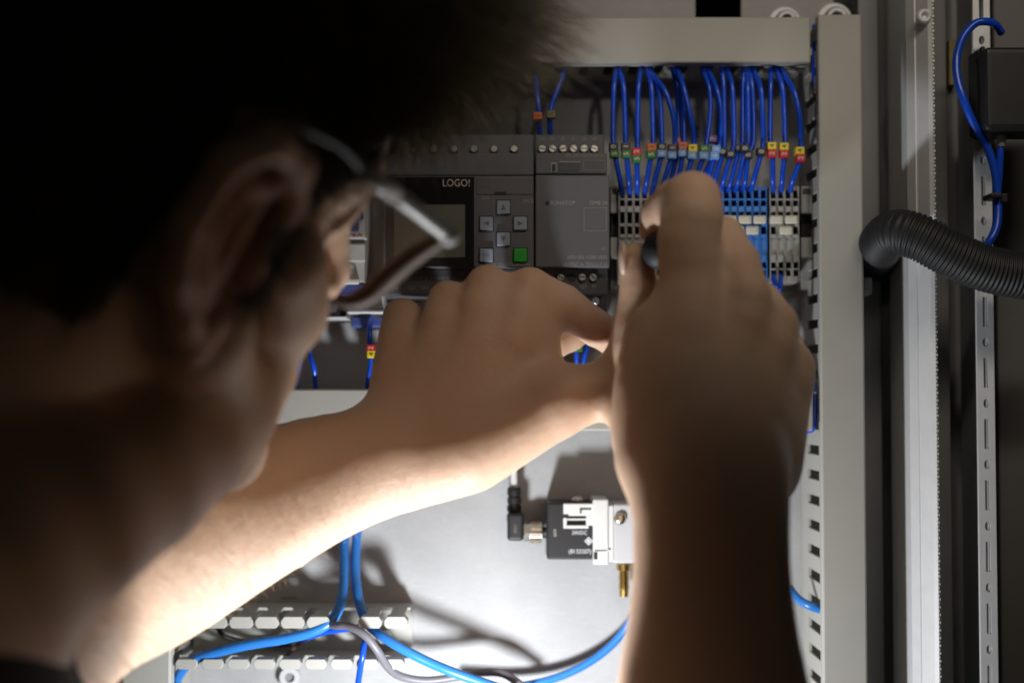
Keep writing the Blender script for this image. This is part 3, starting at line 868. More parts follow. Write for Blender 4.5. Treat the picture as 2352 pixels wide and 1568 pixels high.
# ------------------------------------------------------------------ circuit breaker, clamp, module behind the face
bk = thing('circuit_breaker', 'white circuit breaker with blue toggle and red print behind the glasses', 'breaker', P(806, 655, 8))
MB().pbox(777, 400, 838, 648, 8, 46, .0006).pbox(777, 470, 838, 545, 46, 60, .0006).pbox(777, 560, 838, 600, 46, 52, .0006).build('case', 'breaker', bk)
MB().pbox(790, 482, 832, 502, 60, 68, .001).pbox(797, 502, 822, 530, 60, 66, .0008).build('toggle', 'breaker_blue', bk)
text('C16A', 808, 541, 60.1, 9, bk, 'red_print', width=50, name='red_print')
MB().pbox(775, 640, 824, 652, 46, 50, .0006).build('lip', 'white', bk)
MB().lathe(P(803, 620, 46), (0, -1, 0), [(0, 11 * PS(46)), (.001, 11 * PS(46)), (.0012, 8 * PS(46))], 16).build('terminal_screw', 'steel_bright', bk)
MB().pbox(778, 653, 836, 680, 8, 44, .0006).build('wire_cover', 'breaker_blue', bk)
cl = thing('rail_clamp', 'shiny bent metal clamp under the circuit breaker beside the left knuckles', 'clamp', P(838, 720, 8))
MB().pbox(797, 676, 881, 719, 10, 40, .0006).build('clamp_plate', 'steel_bright', cl)
MB().pbox(797, 712, 881, 720, 36, 44, .0006).build('clamp_lip', 'steel_bright', cl)
gl = MB().pbox(806, 728, 880, 752, 10, 38, .001).build('cable_gland', 'breaker_blue')
tag(gl, 'dark blue cable entry block below the shiny clamp', 'cable gland')
pm = thing('grey_module', 'dark grey module left of the circuit breaker, mostly behind the face', 'module', P(700, 728, 8))
MB().pbox(600, 330, 774, 726, 8, 50, .0008).build('housing', 'device', pm)
MB().pbox(600, 726, 795, 731, 8, 51, .0003).build('bottom_rim', 'steel_bright', pm)

# ------------------------------------------------------------------ solenoid valve and plug
va = thing('solenoid_valve', 'black and white solenoid valve with brass hose barb beside the right forearm', 'valve', P(1360, 1285, 0))
MB().pbox(1256, 1154, 1364, 1284.5, 2, 25, .0010).build('coil', 'black', va)
MB().pbox(1294, 1156, 1364, 1184, 23, 27, .0004).pbox(1294, 1184, 1302, 1213, 23, 27, .0004).pbox(1302, 1206, 1352, 1213, 23, 27, .0003).pbox(1346, 1184, 1364, 1206, 23, 27, .0003).pbox(1302, 1190, 1346, 1194, 23, 27, .0003).build('bracket', 'white', va)
MB().pbox(1332, 1166, 1358, 1170, 26, 27.2).pbox(1332, 1170, 1336, 1178, 26, 27.2).pbox(1294, 1181, 1306, 1189, 26, 27.2).build('bracket_slot', 'black', va)
MB().sphere(P(1326, 1146, 20), 11 * PS(20), (1.2, .8, .6)).build('bracket_knob', 'white', va, True)
MB().pbox(1362, 1146, 1398, 1296, 2, 29, .0008).pbox(1398, 1160, 1410, 1290, 2, 28, .0006).pbox(1364, 1259, 1400, 1262, 29, 23.3).build('valve_flange', 'white', va)
MB().pbox(1408, 1157, 1540, 1293, 2, 27.5, .0010).build('valve_body', 'light_grey', va)
MB().pbox(1364, 1268, 1372, 1284, 26, 29.4).build('flange_notch', 'black', va)
c = P(1424, 1190, 27.5)
sc = MB().lathe(c, (0, -1, 0), [(0, 14 * PS(21)), (.0012, 14 * PS(21)), (.0022, 11 * PS(21)), (.0024, 6 * PS(21))], 20).build('cover_screw', 'nickel', va, True)
c = P(1433, 1293, 14)
MB().lathe(c, (0, 0, -1), [(0, 17 * PS(11)), (.0032, 17 * PS(11)), (.0034, 12 * PS(11)), (.0036, 11 * PS(11)), (.008, 12.2 * PS(11)), (.0082, 11.2 * PS(11)), (.0125, 12.2 * PS(11)), (.0128, 11.2 * PS(11)), (.0165, 10.5 * PS(11)), (.0166, .0005)], 24).build('hose_barb', 'brass', va)
text('24VDC', 1331, 1223, 25, 9, va, 'print_white', width=34)
text('(8133207)', 1332, 1266, 25, 9.5, va, 'print_white', width=51)
text('6270', 1275, 1223, 25, 6, va, 'print', turn=-math.pi / 2)
dm_ = MB()
for s0, s1, dd in ((9.5, 6.2, 25.12),):
    q = P(1352, 1242, dd)
    k = PS(19)
    for i in range(4):
        a0, a1 = math.pi / 2 * i, math.pi / 2 * (i + 1)
        pts = [(q.x + s0 * k * math.cos(a0), q.z + s0 * k * math.sin(a0)), (q.x + s0 * k * math.cos(a1), q.z + s0 * k * math.sin(a1)), (q.x + s1 * k * math.cos(a1), q.z + s1 * k * math.sin(a1)), (q.x + s1 * k * math.cos(a0), q.z + s1 * k * math.sin(a0))]
        dm_.prism(pts, q.y, q.y + .0003)
    dm_.prism([(q.x + 4 * k * math.cos(math.pi / 2 * i), q.z + 4 * k * math.sin(math.pi / 2 * i)) for i in range(4)], q.y, q.y + .0003)
dm_.build('diamond_mark', 'print_white', va)

pl = thing('cable_plug', 'black right-angled plug with ribbed strain relief screwed onto the valve coil', 'plug', P(1182, 1242, 6))
mb = MB()
s = PS(12)
top = P(1181, 1118, 12)
mb.lathe(top, (0, 0, -1), [(0, 14 * s), (.0016, 16 * s), (.004, 16 * s), (.0042, 13.5 * s), (.005, 13.5 * s), (.0052, 16 * s), (.008, 16 * s), (.0082, 13.5 * s), (.009, 13.5 * s), (.0092, 16.5 * s), (.012, 16.5 * s), (.0122, 14 * s), (.0135, 14 * s), (.0138, 17 * s), (.017, 17 * s)], 20)
mb.build('strain_relief', 'black', pl)
MB().pbox(1165, 1178, 1203, 1242, 3, 20, .0016, 3).build('elbow', 'black', pl)
c = P(1203, 1222, 12)
MB().cyl(c, (1, 0, 0), 22 * s, 14 * s, 6).cyl(c + Vector((14 * s, 0, 0)), (1, 0, 0), 24 * s, 27 * s, 26).build('union_nut', 'nickel', pl)
mb = MB()
for k in range(26):
    a = 2 * math.pi * k / 26
    p = c + Vector((16 * s, 24 * s * math.cos(a), 24 * s * math.sin(a)))
    mb.box(p.x, p.x + 23 * s, p.y - 1.2 * s, p.y + 1.2 * s, p.z - 1.2 * s, p.z + 1.2 * s)
kn = mb.build('knurling', 'nickel', pl); kn['kind'] = 'stuff'
MB().cyl(c + Vector((41 * s, 0, 0)), (1, 0, 0), 13 * s, 14 * s, 18).build('neck', 'black', pl)
text('17.2.1', 1184, 1214, 20, 6, pl, 'print_dim', turn=-math.pi / 2)
cg = MB().tube(smooth_path([P(1181, 960, 20), P(1180, 1040, 14), P(1180, 1085, 12), P(1181, 1122, 12)], 8), 8 * PS(12), 12).build('signal_cable', 'white', None, True)
tag(cg, 'pale grey cable dropping from behind the thumb into the black plug', 'cable')


# ------------------------------------------------------------------ hoses and cables at the bottom
def hose(name, pts, rpx, m, label, cat, group=None):
    Wp = smooth_path([P(*p) for p in pts], 9)
    o = MB().tube(Wp, rpx * PS(30), 14).build(name, m, None, True)
    return tag(o, label, cat, group)


G = 'blue hoses'
hose('air_hose', [(830, 1010, 6), (802, 1150, 8), (791, 1235, 12), (790, 1300, 22), (786, 1370, 36), (765, 1420, 44), (725, 1447, 46), (660, 1465, 46), (560, 1482, 46), (470, 1505, 44), (430, 1525, 42), (405, 1560, 38)], 11.5, 'tube', 'bright blue hose bending left through the open duct fingers', 'hose', G)
hose('air_hose', [(838, 1010, 6), (826, 1150, 8), (819, 1235, 12), (816, 1310, 22), (824, 1375, 34), (836, 1415, 36), (852, 1440, 32), (885, 1465, 40), (930, 1492, 44), (990, 1522, 44), (1060, 1550, 44), (1180, 1590, 40)], 11.0, 'tube', 'bright blue hose crossing the open duct towards lower right', 'hose', G)
hose('control_cable', [(700, 1412, 20), (762, 1434, 46), (800, 1437, 54), (838, 1458, 58), (868, 1495, 56), (890, 1530, 48), (920, 1552, 40), (980, 1562, 36), (1060, 1552, 34), (1110, 1543, 32), (1160, 1548, 30), (1220, 1590, 30)], 9.0, 'cable_grey', 'grey sheathed cable looping out of the open duct', 'cable')
hose('air_hose', [(1060, 1590, 26), (1180, 1577, 18), (1270, 1558, 15), (1345, 1525, 14), (1405, 1480, 14), (1450, 1425, 16), (1480, 1380, 20)], 9.5, 'tube', 'blue hose curving up behind the right forearm', 'hose', G)
hose('wire', [(842, 1460, 40), (836, 1480, 47), (832, 1510, 49), (826, 1545, 46), (818, 1600, 40)], 7, 'wire', 'dark blue wire hanging over the lower duct fingers', 'wire', 'blue control wires')
hose('wire', [(840, 1436, 38), (800, 1443, 36), (740, 1452, 34), (690, 1470, 30)], 7, 'wire', 'dark blue wire lying under the hose inside the open duct', 'wire', 'blue control wires')
hose('wire', [(790, 1440, 34), (720, 1458, 28), (680, 1482, 22), (655, 1510, 18)], 5, 'wire_brown', 'thin brown wire lying deep inside the open duct', 'wire')
hose('wire', [(500, 1440, 20), (520, 1462, 14), (600, 1480, 10), (680, 1478, 10)], 6, 'black', 'thin black wire at the bottom of the open duct', 'wire')
wsh = thing('spacer_ring', 'white plastic spacer ring with dark screw below the open duct', 'spacer', P(668, 1552, 0))
MB().ring(P(668, 1552, 0.5), (0, -1, 0), 23 * PS(0), 11 * PS(0), .004).build('ring_body', 'light_grey', wsh)
MB().cyl(P(668, 1552, 0.5), (0, -1, 0), 10.5 * PS(0), .002, 18).build('ring_screw', 'frame_dark', wsh)

# ------------------------------------------------------------------ corrugated conduit and connector on the right
ctrl = smooth_path([P(2030, 625, -10), P(2015, 592, 14), P(2024, 560, 50), P(2056, 535, 74), P(2110, 545, 82), P(2190, 586, 84), P(2270, 618, 84), P(2360, 634, 84), P(2460, 638, 84)], 40)
# resample to even steps
acc = [0]
for a, b_ in zip(ctrl, ctrl[1:]): acc.append(acc[-1] + (b_ - a).length)
step = .00205 / 5
pts = []; j = 0; sdist = 0
while sdist < acc[-1]:
    while acc[j + 1] < sdist: j += 1
    f_ = (sdist - acc[j]) / (acc[j + 1] - acc[j] + 1e-12); pts.append(ctrl[j].lerp(ctrl[j + 1], f_)); sdist += step
prof = (0, .00085, .00105, .00105, .00060)
cd = MB().tube(pts, 0, 36, rfun=lambda i: .0098 + prof[i % 5]).build('corrugated_conduit', 'conduit', None, True)
tag(cd, 'black corrugated conduit coming out of the frame and running off to the right', 'conduit')
clip = thing('cable_clip', 'small white plastic clip on the edge of the right duct', 'clip', P(1995, 676, 30))
MB().pbox(1984, 637, 2003, 676, 20, 30, .0006).pbox(1984, 668, 1996, 680, 24, 33, .0004).build('clip_body', 'duct', clip)

cb = thing('connector_block', 'black plastic connector block on the right-hand rail', 'connector', P(2300, 301, 34))
MB().pbox(2262, 106, 2520, 300, 58, 84, .003, 3).build('block_housing', 'black', cb)
MB().pbox(2247, 112, 2262, 298, 58, 73, .001).pbox(2255, 106, 2263, 122, 73, 77, .0005).pbox(2255, 175, 2263, 190, 73, 77, .0005).pbox(2255, 240, 2263, 256, 73, 77, .0005).build('block_latch', 'black', cb)
wire([(2300, 76, 68), (2285, 56, 72), (2262, 50, 74), (2238, 56, 74), (2213, 85, 74), (2198, 130, 74), (2199, 180, 76), (2216, 235, 78), (2240, 292, 76), (2266, 335, 74), (2284, 390, 74), (2291, 450, 74), (2291, 510, 76), (2276, 550, 78), (2250, 580, 76)], 'blue wire arching in a big loop left of the black connector', (), r=9, ferrule=False)
wire([(2298, 330, 74), (2297, 360, 74), (2294, 410, 73), (2289, 455, 72), (2287, 515, 72), (2272, 553, 76), (2246, 584, 72)], 'short blue wire leaving the underside of the black connector block', (), r=8, ferrule=False)
fe = MB().tube([P(2301, 298, 74), P(2299, 338, 74)], 11 * PS(74), 14).build('crimp_sleeve', 'light_grey', None, True)
tag(fe, 'translucent crimp sleeve between the black block and the short wire', 'sleeve')
ti = MB().pbox(2276, 442, 2303, 455, 68, 80, .0008).pbox(2300, 444, 2316, 465, 72, 77, .0005).build('cable_tie', 'black')
tag(ti, 'black cable tie holding the two blue wires together', 'cable tie')

# ------------------------------------------------------------------ unseen sheet and housing, added to keep room light off hands and head
cl_ = thing('cabinet_light', 'light bar above a small canopy over the top duct', 'light', (0.20, -0.52, 0.44))
MB().box(-.02, .42, -.56, -.47, .445, .47, .002).build('light_housing', 'frame_dark', cl_)
MB().box(-.60, .66, -.76, -.386, .258, .261, .0005).build('canopy', 'frame_dark', cl_)

# ------------------------------------------------------------------ unseen plates added below the frame, keeping lamp light off head and right arm
wl = thing('work_light', 'small black work light standing below the duct with its back to us', 'work light', LP + Vector((0, -.02, -.06)))
MB().box(LP.x - .040, LP.x - .006, LP.y - .0220, LP.y - .0185, LP.z - .05, LP.z + .060, .001).box(LP.x - .0059, LP.x + .003, LP.y - .0219, LP.y - .0186, LP.z - .05, LP.z + .040, .001).build('reflector_back', 'black', wl)
MB().box(LP.x - .021, LP.x + .021, LP.y - .0183, LP.y + .02, LP.z - .05, LP.z - .012, .001).build('lamp_body', 'black', wl)

# ------------------------------------------------------------------ the person
Mh = np.array([[0.61170519, 0.6815796, 0.40157939], [-0.70252677, 0.70140867, -0.12034125], [-0.36369341, -0.2085069, 0.90788324]])
Th = np.array([-0.13258166, 0.48467429, 0.05468969])


def H(r, f, u):
    """head frame in millimetres (towards the right ear, forward, up) to world"""
    return cam2world(Mh @ (np.array((r, f, u)) * 1e-3) + Th)


def Hd(r, f, u):
    v = Mh @ np.array((r, f, u), float)
    return Vector((v[0], v[1] * CP - v[2] * SP, v[1] * SP + v[2] * CP))


def Q(px, py, d, r):
    return (np.array(P(px, py, d)), r * PS(d))


class Grp:
    """a chain of rounded cones and ellipsoids blended with one radius"""
    def __init__(s, k, k_in=None, sm=False): s.sm = sm; s.k = k * 1e-3; s.kin = (k if k_in is None else k_in) * 1e-3; s.pr = []
    def cone(s, a, b): s.pr.append(('c', a[0], b[0], a[1], b[1])); return s
    def chain(s, *pts):
        q = [Q(*p) for p in pts]
        if len(q) > 2:                                       # rounded path, so that the limb has no kinks
            e = [(q[0][0] * 2 - q[1][0], q[0][1] * 2 - q[1][1])] + q + [(q[-1][0] * 2 - q[-2][0], q[-1][1] * 2 - q[-2][1])]
            o = []
            for a, b, c, d in zip(e, e[1:], e[2:], e[3:]):
                for t in ((0, .33, .67) if s.sm else (0, .5)):
                    f = lambda k: .5 * (2 * b[k] + (c[k] - a[k]) * t + (2 * a[k] - 5 * b[k] + 4 * c[k] - d[k]) * t * t + (3 * b[k] - a[k] - 3 * c[k] + d[k]) * t ** 3)
                    o.append((f(0), max(f(1), .002)))
            q = o + [q[-1]]
        s.pr.append(('m', np.array([p[0] for p in q]), [p[1] for p in q]))
        return s
    def ell(s, c, r, ax): s.pr.append(('e', np.array(c), np.array(r), np.array(ax))); return s
    def eval(s, X, lo, hi):
        D = None
        for p in s.pr:
            if p[0] == 'm':
                _, c, r = p
                R = max(r) + .045
                if np.any(c.min(0) - R > hi) or np.any(c.max(0) + R < lo): continue
                d = None
                for a, b, r1, r2 in zip(c, c[1:], r, r[1:]):
                    ba = (b - a).astype(np.float32); pa = X - a.astype(np.float32)
                    t = np.clip(pa @ ba / max(1e-12, float(ba @ ba)), 0, 1)
                    e = np.sqrt(((pa - t[..., None] * ba) ** 2).sum(-1)) - (r1 + (r2 - r1) * t)
                    d = e if d is None else smin(d, e, .0015)
            elif p[0] == 'c':
                _, a, b, r1, r2 = p
                R = max(r1, r2) + .045
                if np.any(np.minimum(a, b) - R > hi) or np.any(np.maximum(a, b) + R < lo): continue
                ba = (b - a).astype(np.float32); pa = X - a.astype(np.float32)
                t = np.clip(pa @ ba / max(1e-12, float(ba @ ba)), 0, 1)
                d = np.sqrt(((pa - t[..., None] * ba) ** 2).sum(-1)) - (r1 + (r2 - r1) * t)
            else:
                _, c, r, ax = p
                R = r.max() + .045
                if np.any(c - R > hi) or np.any(c + R < lo): continue
                q = (X - c.astype(np.float32)) @ ax.astype(np.float32)
                k0 = np.sqrt(((q / r) ** 2).sum(-1)); k1 = np.sqrt(((q / (r * r)) ** 2).sum(-1)) + 1e-9
                d = k0 * (k0 - 1) / k1
            d = d.astype(np.float32)
            D = d if D is None else smin(D, d, s.kin)
        return D


def smin(a, b, k):
    h = np.maximum(k - np.abs(a - b), 0) / k
    return np.minimum(a, b) - h * h * k * .25


def on_plane(px, py, R):
    u, v = (px - CX) / F_PX, -(py - CY) / F_PX
    dvec = np.array((u, 1, v)); t = (R * 1e-3 + Mh[:, 0] @ Th) / (Mh[:, 0] @ dvec)
    return cam2world(dvec * t), (Mh.T @ (dvec * t - Th)) * 1000



HB = np.array([[*Hd(1, 0, 0)], [*Hd(0, 1, 0)], [*Hd(0, 0, 1)]]).T
I3 = np.eye(3)


def hp(r, f, u, rad): return (np.array(H(r, f, u)), rad * 1e-3)


def hell(g, c, r): return g.ell(np.array(H(*c)), np.array(r) * 1e-3, HB)


# --- left hand and forearm (reaching in from the lower left)
lh = Grp(14, 15, True)
lh.chain((1192, 730, 115, 44), (1150, 830, 119, 56), (1075, 990, 119, 66))
lh.chain((1105, 725, 114, 44), (1070, 830, 119, 56), (1015, 995, 119, 64))
lh.chain((1018, 750, 109, 42), (990, 840, 113, 54), (955, 985, 116, 60))
lh.chain((919, 780, 100, 42), (908, 850, 106, 52), (900, 935, 110, 56))
lh.chain((1232, 725, 110, 48), (1252, 860, 112, 44))
lh.chain((1150, 850, 100, 62), (1000, 900, 98, 66))
lh.chain((845, 992, 122, 60), (640, 1062, 126, 86), (480, 1130, 138, 112), (150, 1330, 185, 160))
lh.chain((985, 1083, 118, 66), (790, 1143, 122, 84), (570, 1266, 135, 95), (370, 1372, 154, 116), (190, 1424, 180, 134), (20, 1400, 210, 150))
lh.chain((1070, 995, 120, 62), (985, 1060, 120, 62), (900, 1030, 121, 62))
lh.chain((915, 1040, 121, 66), (700, 1120, 126, 84), (520, 1200, 140, 100), (300, 1320, 165, 125))
lh.chain((1092, 1035, 124, 84), (1190, 980, 126, 80), (1300, 915, 128, 71))
lfing = [
    Grp(7, 5).chain((1180, 770, 121, 40), (1216, 664, 115, 50), (1372, 755, 100, 42), (1424, 795, 80, 36), (1420, 830, 60, 30)),
    Grp(6, 4).chain((1095, 770, 121, 40), (1120, 660, 114, 51), (1190, 740, 76, 44), (1268, 790, 66, 37), (1345, 752, 58, 32), (1395, 765, 60, 28)),
    Grp(6, 4).chain((1008, 790, 115, 38), (1029, 691, 109, 46), (1080, 790, 70, 42), (1180, 830, 55, 34), (1240, 800, 50, 30)),
    Grp(6, 4).chain((913, 820, 105, 36), (924, 729, 100, 44), (965, 800, 70, 38), (1050, 850, 56, 32), (1120, 840, 52, 28)),
    Grp(8, 7).chain((1290, 920, 127, 66), (1398, 882, 119, 52), (1462, 818, 102, 40), (1478, 795, 98, 34)),
]
# --- right hand and forearm (rising from the bottom)
rh = Grp(14, 16, True)
rh.chain((1580, 700, 165, 62), (1565, 850, 170, 80), (1560, 1060, 178, 88))
rh.chain((1700, 735, 161, 54), (1660, 860, 170, 76), (1630, 1060, 182, 88))
rh.chain((1765, 800, 153, 54), (1735, 900, 162, 76), (1690, 1060, 180, 88))
rh.chain((1805, 850, 138, 59), (1785, 935, 144, 73), (1758, 1030, 154, 88), (1748, 1082, 156, 88))
rh.chain((1490, 1010, 146, 86), (1482, 850, 126, 82), (1470, 760, 126, 60))
rh.chain((1500, 770, 164, 66), (1500, 900, 168, 88), (1512, 1040, 174, 94))
rh.chain((1600, 800, 140, 80), (1600, 980, 148, 100))
rh.chain((1556, 1100, 184, 88), (1552, 1190, 192, 95), (1542, 1400, 197, 97), (1526, 1600, 202, 114), (1560, 1900, 225, 170), (1640, 2300, 320, 210))
rh.chain((1712, 1110, 184, 88), (1716, 1200, 194, 96), (1730, 1400, 202, 95), (1752, 1600, 212, 112), (1760, 1900, 240, 170))
rh.chain((1632, 1050, 184, 90), (1632, 1200, 195, 95), (1634, 1400, 202, 100), (1640, 1600, 211, 112))
rfing = [
    Grp(8, 6).chain((1580, 740, 170, 58), (1583, 635, 166, 67), (1582, 545, 167, 71), (1590, 460, 166, 66), (1520, 490, 144, 47), (1492, 530, 130, 25)),
    Grp(6, 6).chain((1690, 770, 168, 46), (1710, 682, 164, 60), (1657, 548, 150, 53), (1600, 560, 120, 44), (1550, 580, 110, 38)),
    Grp(6, 5).chain((1750, 840, 162, 44), (1774, 748, 154, 59), (1712, 662, 116, 42), (1660, 640, 94, 42), (1600, 650, 92, 36)),
    Grp(6, 5).chain((1790, 900, 144, 50), (1805, 848, 140, 59), (1770, 760, 104, 46), (1690, 740, 86, 38), (1630, 745, 88, 34)),
    Grp(9, 6).chain((1472, 790, 135, 62), (1468, 720, 134, 50), (1466, 655, 136, 43), (1456, 592, 138, 34)),
]
# --- head, neck, torso
hd = Grp(10, 9)
hell(hd, (0, -14, 44), (75, 84, 88)); hell(hd, (0, 30, 42), (51, 56, 71))
hd.cone(hp(0, 34, 24, 45), hp(0, 54, -74, 23))
for s_ in (1, -1):
    hd.cone(hp(56 * s_, 12, -28, 17), hp(20 * s_, 66, -80, 17))
    hd.cone(hp(50 * s_, 38, -2, 15), hp(28 * s_, 60, -22, 18))
    hd.cone(hp(58 * s_, 8, 0, 17), hp(56 * s_, 14, -30, 16))
    hd.cone(hp(12 * s_, 80, 32, 8), hp(42 * s_, 58, 32, 9))
hd.cone(hp(0, 70, -46, 22), hp(0, 66, -82, 15))
hd.cone(hp(0, -22, -20, 60), hp(-8, -48, -120, 62))
face = Grp(5, 4)
face.cone(hp(0, 80, 30, 6), hp(0, 95, -8, 7.5)).cone(hp(0, 95, -8, 7.5), hp(0, 84, -18, 8))
for s_ in (1, -1):
    face.cone(hp(9 * s_, 86, -14, 5.5), hp(6 * s_, 92, -14, 5.5))
    face.cone(hp(24 * s_, 67, 19, 9), hp(33 * s_, 61, 19, 8))
face.cone(hp(-14, 74, -43, 5.5), hp(14, 74, -43, 5.5)).cone(hp(-12, 74, -52, 6), hp(12, 74, -52, 6))
ear = Grp(4, 3.2)
for s_ in (1, -1):
    e = [(74, 10, 2, 4.5), (78, 13, 20, 4.8), (84, 6, 33, 5.0), (90, -9, 37, 5.0), (94, -23, 27, 5.0), (94, -27, 9, 4.8), (90, -22, -9, 4.8), (84, -11, -22, 5.2), (79, -2, -30, 6.4), (75, 4, -24, 5)]
    for a, b_ in zip(e, e[1:]): ear.cone(hp(a[0] * s_, *a[1:]), hp(b_[0] * s_, *b_[1:]))
    e = [(84, 0, 24, 3.4), (88, -12, 22, 3.4), (88, -17, 6, 3.6), (84, -11, -10, 3.6)]
    for a, b_ in zip(e, e[1:]): ear.cone(hp(a[0] * s_, *a[1:]), hp(b_[0] * s_, *b_[1:]))
    ear.cone(hp(77 * s_, -2, 24, 7), hp(78 * s_, -9, -14, 8))
    ear.cone(hp(78 * s_, 9, -6, 4), hp(80 * s_, 8, 0, 4))
hd.chain((560, 840, 218, 125), (400, 1000, 240, 180), (140, 1150, 275, 245), (-250, 1310, 305, 340))
nb = hp(-12, -55, -140, 66)
SR = (np.array((-.125, -.435, -.275)), .058)
SL = (np.array((-.335, -.185, -.155)), .058)
EL = Q(20, 1400, 210, 150)
ER = Q(1640, 2300, 345, 210)
ER = (ER[0], .047)
torso = Grp(30, 40)
torso.cone(nb, (SR[0] * .6 + nb[0] * .4 + np.array((0, 0, -.03)), .07))
torso.cone(nb, (SL[0] * .6 + nb[0] * .4 + np.array((0, 0, -.03)), .07))
torso.ell((-.285, -.30, -.36), (.17, .115, .21), I3)
arms_up = Grp(20, 20)
arms_up.cone(SR, ER).cone(SL, (EL[0], .046))
arms_up.cone(SR, (nb[0] + np.array((0, 0, -.1)), .07)).cone(SL, (nb[0] + np.array((0, 0, -.1)), .07))
GROUPS = [lh] + lfing + [rh] + rfing + [hd, face, ear, torso, arms_up]


def body_sdf(X, lo, hi, groups=GROUPS):
    D = None
    for g in groups:
        d = g.eval(X, lo, hi)
        if d is None: continue
        D = d if D is None else smin(D, d, g.k)
    return D


def surface_nets(sdf, lo, hi, h, nb_=28):
    """dual surface of sdf = 0 on a regular grid, evaluated block by block"""
    lo = np.array(lo); n = np.ceil((np.array(hi) - lo) / h).astype(int)
    nblk = np.ceil(n / nb_).astype(int)
    STR = np.array([1, 4096, 4096 * 4096], np.int64)
    ids, pos, edges = [], [], []
    half = nb_ * h * .5
    for bz in range(nblk[2]):
        for by in range(nblk[1]):
            for bx in range(nblk[0]):
                i0 = np.array((bx, by, bz)) * nb_
                b0 = lo + i0 * h; b1 = b0 + nb_ * h
                c = ((b0 + b1) / 2).astype(np.float32)
                dc = sdf(c[None], c - .12, c + .12)
                if dc is None or abs(float(dc[0])) > half * 1.74 + .022: continue
                ax = [(i0[k] + np.arange(nb_ + 1)) * h + lo[k] for k in range(3)]
                X = np.stack(np.meshgrid(*ax, indexing='ij'), -1).astype(np.float32)
                D = sdf(X, b0, b1)
                if D is None: continue
                Sg = D < 0
                if Sg.all() or not Sg.any(): continue
                D = np.where(np.abs(D) < 1e-9, 1e-9, D)
                # cell vertices: mean of the edge crossings
                acc_ = np.zeros((nb_, nb_, nb_, 3), np.float32); cnt = np.zeros((nb_, nb_, nb_), np.float32)
                for axis in range(3):
                    o1, o2 = [a for a in range(3) if a != axis]
                    for u in (0, 1):
                        for v in (0, 1):
                            s0 = [None] * 3; s1 = [None] * 3
                            s0[axis] = slice(0, nb_); s1[axis] = slice(1, nb_ + 1)
                            s0[o1] = s1[o1] = slice(u, u + nb_); s0[o2] = s1[o2] = slice(v, v + nb_)
                            a = D[tuple(s0)]; b = D[tuple(s1)]
                            cr = (a < 0) != (b < 0)
                            t = np.where(cr, a / np.where(cr, a - b, 1), 0)
                            acc_[..., axis] += np.where(cr, t, 0); acc_[..., o1] += cr * u; acc_[..., o2] += cr * v
                            cnt += cr
                w = np.nonzero(cnt > 0)
                cell = np.stack(w, -1)
                p = (cell + i0 + acc_[w] / cnt[w][:, None]) * h + lo
                ids.append((cell + i0) @ STR); pos.append(p)
                for axis in range(3):
                    s0 = [slice(0, nb_)] * 3; s1 = [slice(0, nb_)] * 3
                    s1[axis] = slice(1, nb_ + 1)
                    a = Sg[tuple(s0)]; b = Sg[tuple(s1)]
                    q = np.nonzero(a != b)
                    e = np.stack(q, -1) + i0
                    edges.append((axis, e, a[q]))
    ids = np.concatenate(ids); pos = np.concatenate(pos)
    o = np.argsort(ids); ids = ids[o]; pos = pos[o]
    quads = []
    for axis, e, ins in edges:
        if not len(e): continue
        o1, o2 = (axis + 1) % 3, (axis + 2) % 3
        k = e @ STR
        c = np.stack([k, k - STR[o1], k - STR[o1] - STR[o2], k - STR[o2]], 1)
        f = np.searchsorted(ids, c); f = np.clip(f, 0, len(ids) - 1)
        ok = (ids[f] == c).all(1)
        f = f[ok]; s_ = ins[ok]
        f[~s_] = f[~s_][:, ::-1]
        quads.append(f)
    return pos, np.concatenate(quads)


def mesh_from(name, pos, quads, m):
    me = bpy.data.meshes.new(name)
    me.vertices.add(len(pos)); me.vertices.foreach_set('co', pos.astype(np.float32).ravel())
    me.loops.add(quads.size); me.loops.foreach_set('vertex_index', quads.astype(np.int32).ravel())
    me.polygons.add(len(quads)); me.polygons.foreach_set('loop_start', np.arange(0, quads.size, 4, dtype=np.int32))
    me.polygons.foreach_set('use_smooth', np.ones(len(quads), bool))
    me.update(calc_edges=True); me.validate()
    me.materials.append(M[m])
    return me


person = thing('person', 'person in clear glasses seen over the right shoulder, working with both bare hands', 'person', (-.28, -.30, -.5))
pl0 = np.array(wloc(person))
pos, quads = surface_nets(body_sdf, (-.50, -.52, -.52), (.20, -.02, .26), 0.0017)
# ease out the last ripples of the grid on hands and arms (head and ears keep their detail)
loc = (pos - np.array(H(0, 0, 0))) @ HB * 1000
wsm = np.clip((np.abs((loc - np.array((0, 0, 20))) / np.array((120, 130, 140))).max(1) - 1) * 6, 0, 1)[:, None]
ea = np.concatenate([quads[:, [k, (k + 1) % 4]] for k in range(4)])
deg = np.bincount(ea.ravel(), minlength=len(pos))[:, None].astype(float)
for it in range(14):
    lam = .55 if it % 2 == 0 else -.52
    acc2 = np.stack([np.bincount(ea[:, 0], pos[ea[:, 1], k], len(pos)) + np.bincount(ea[:, 1], pos[ea[:, 0], k], len(pos)) for k in range(3)], 1)
    pos = pos + wsm * lam * (acc2 / np.maximum(deg, 1) - pos)
me = mesh_from('body', pos - pl0, quads, 'skin')
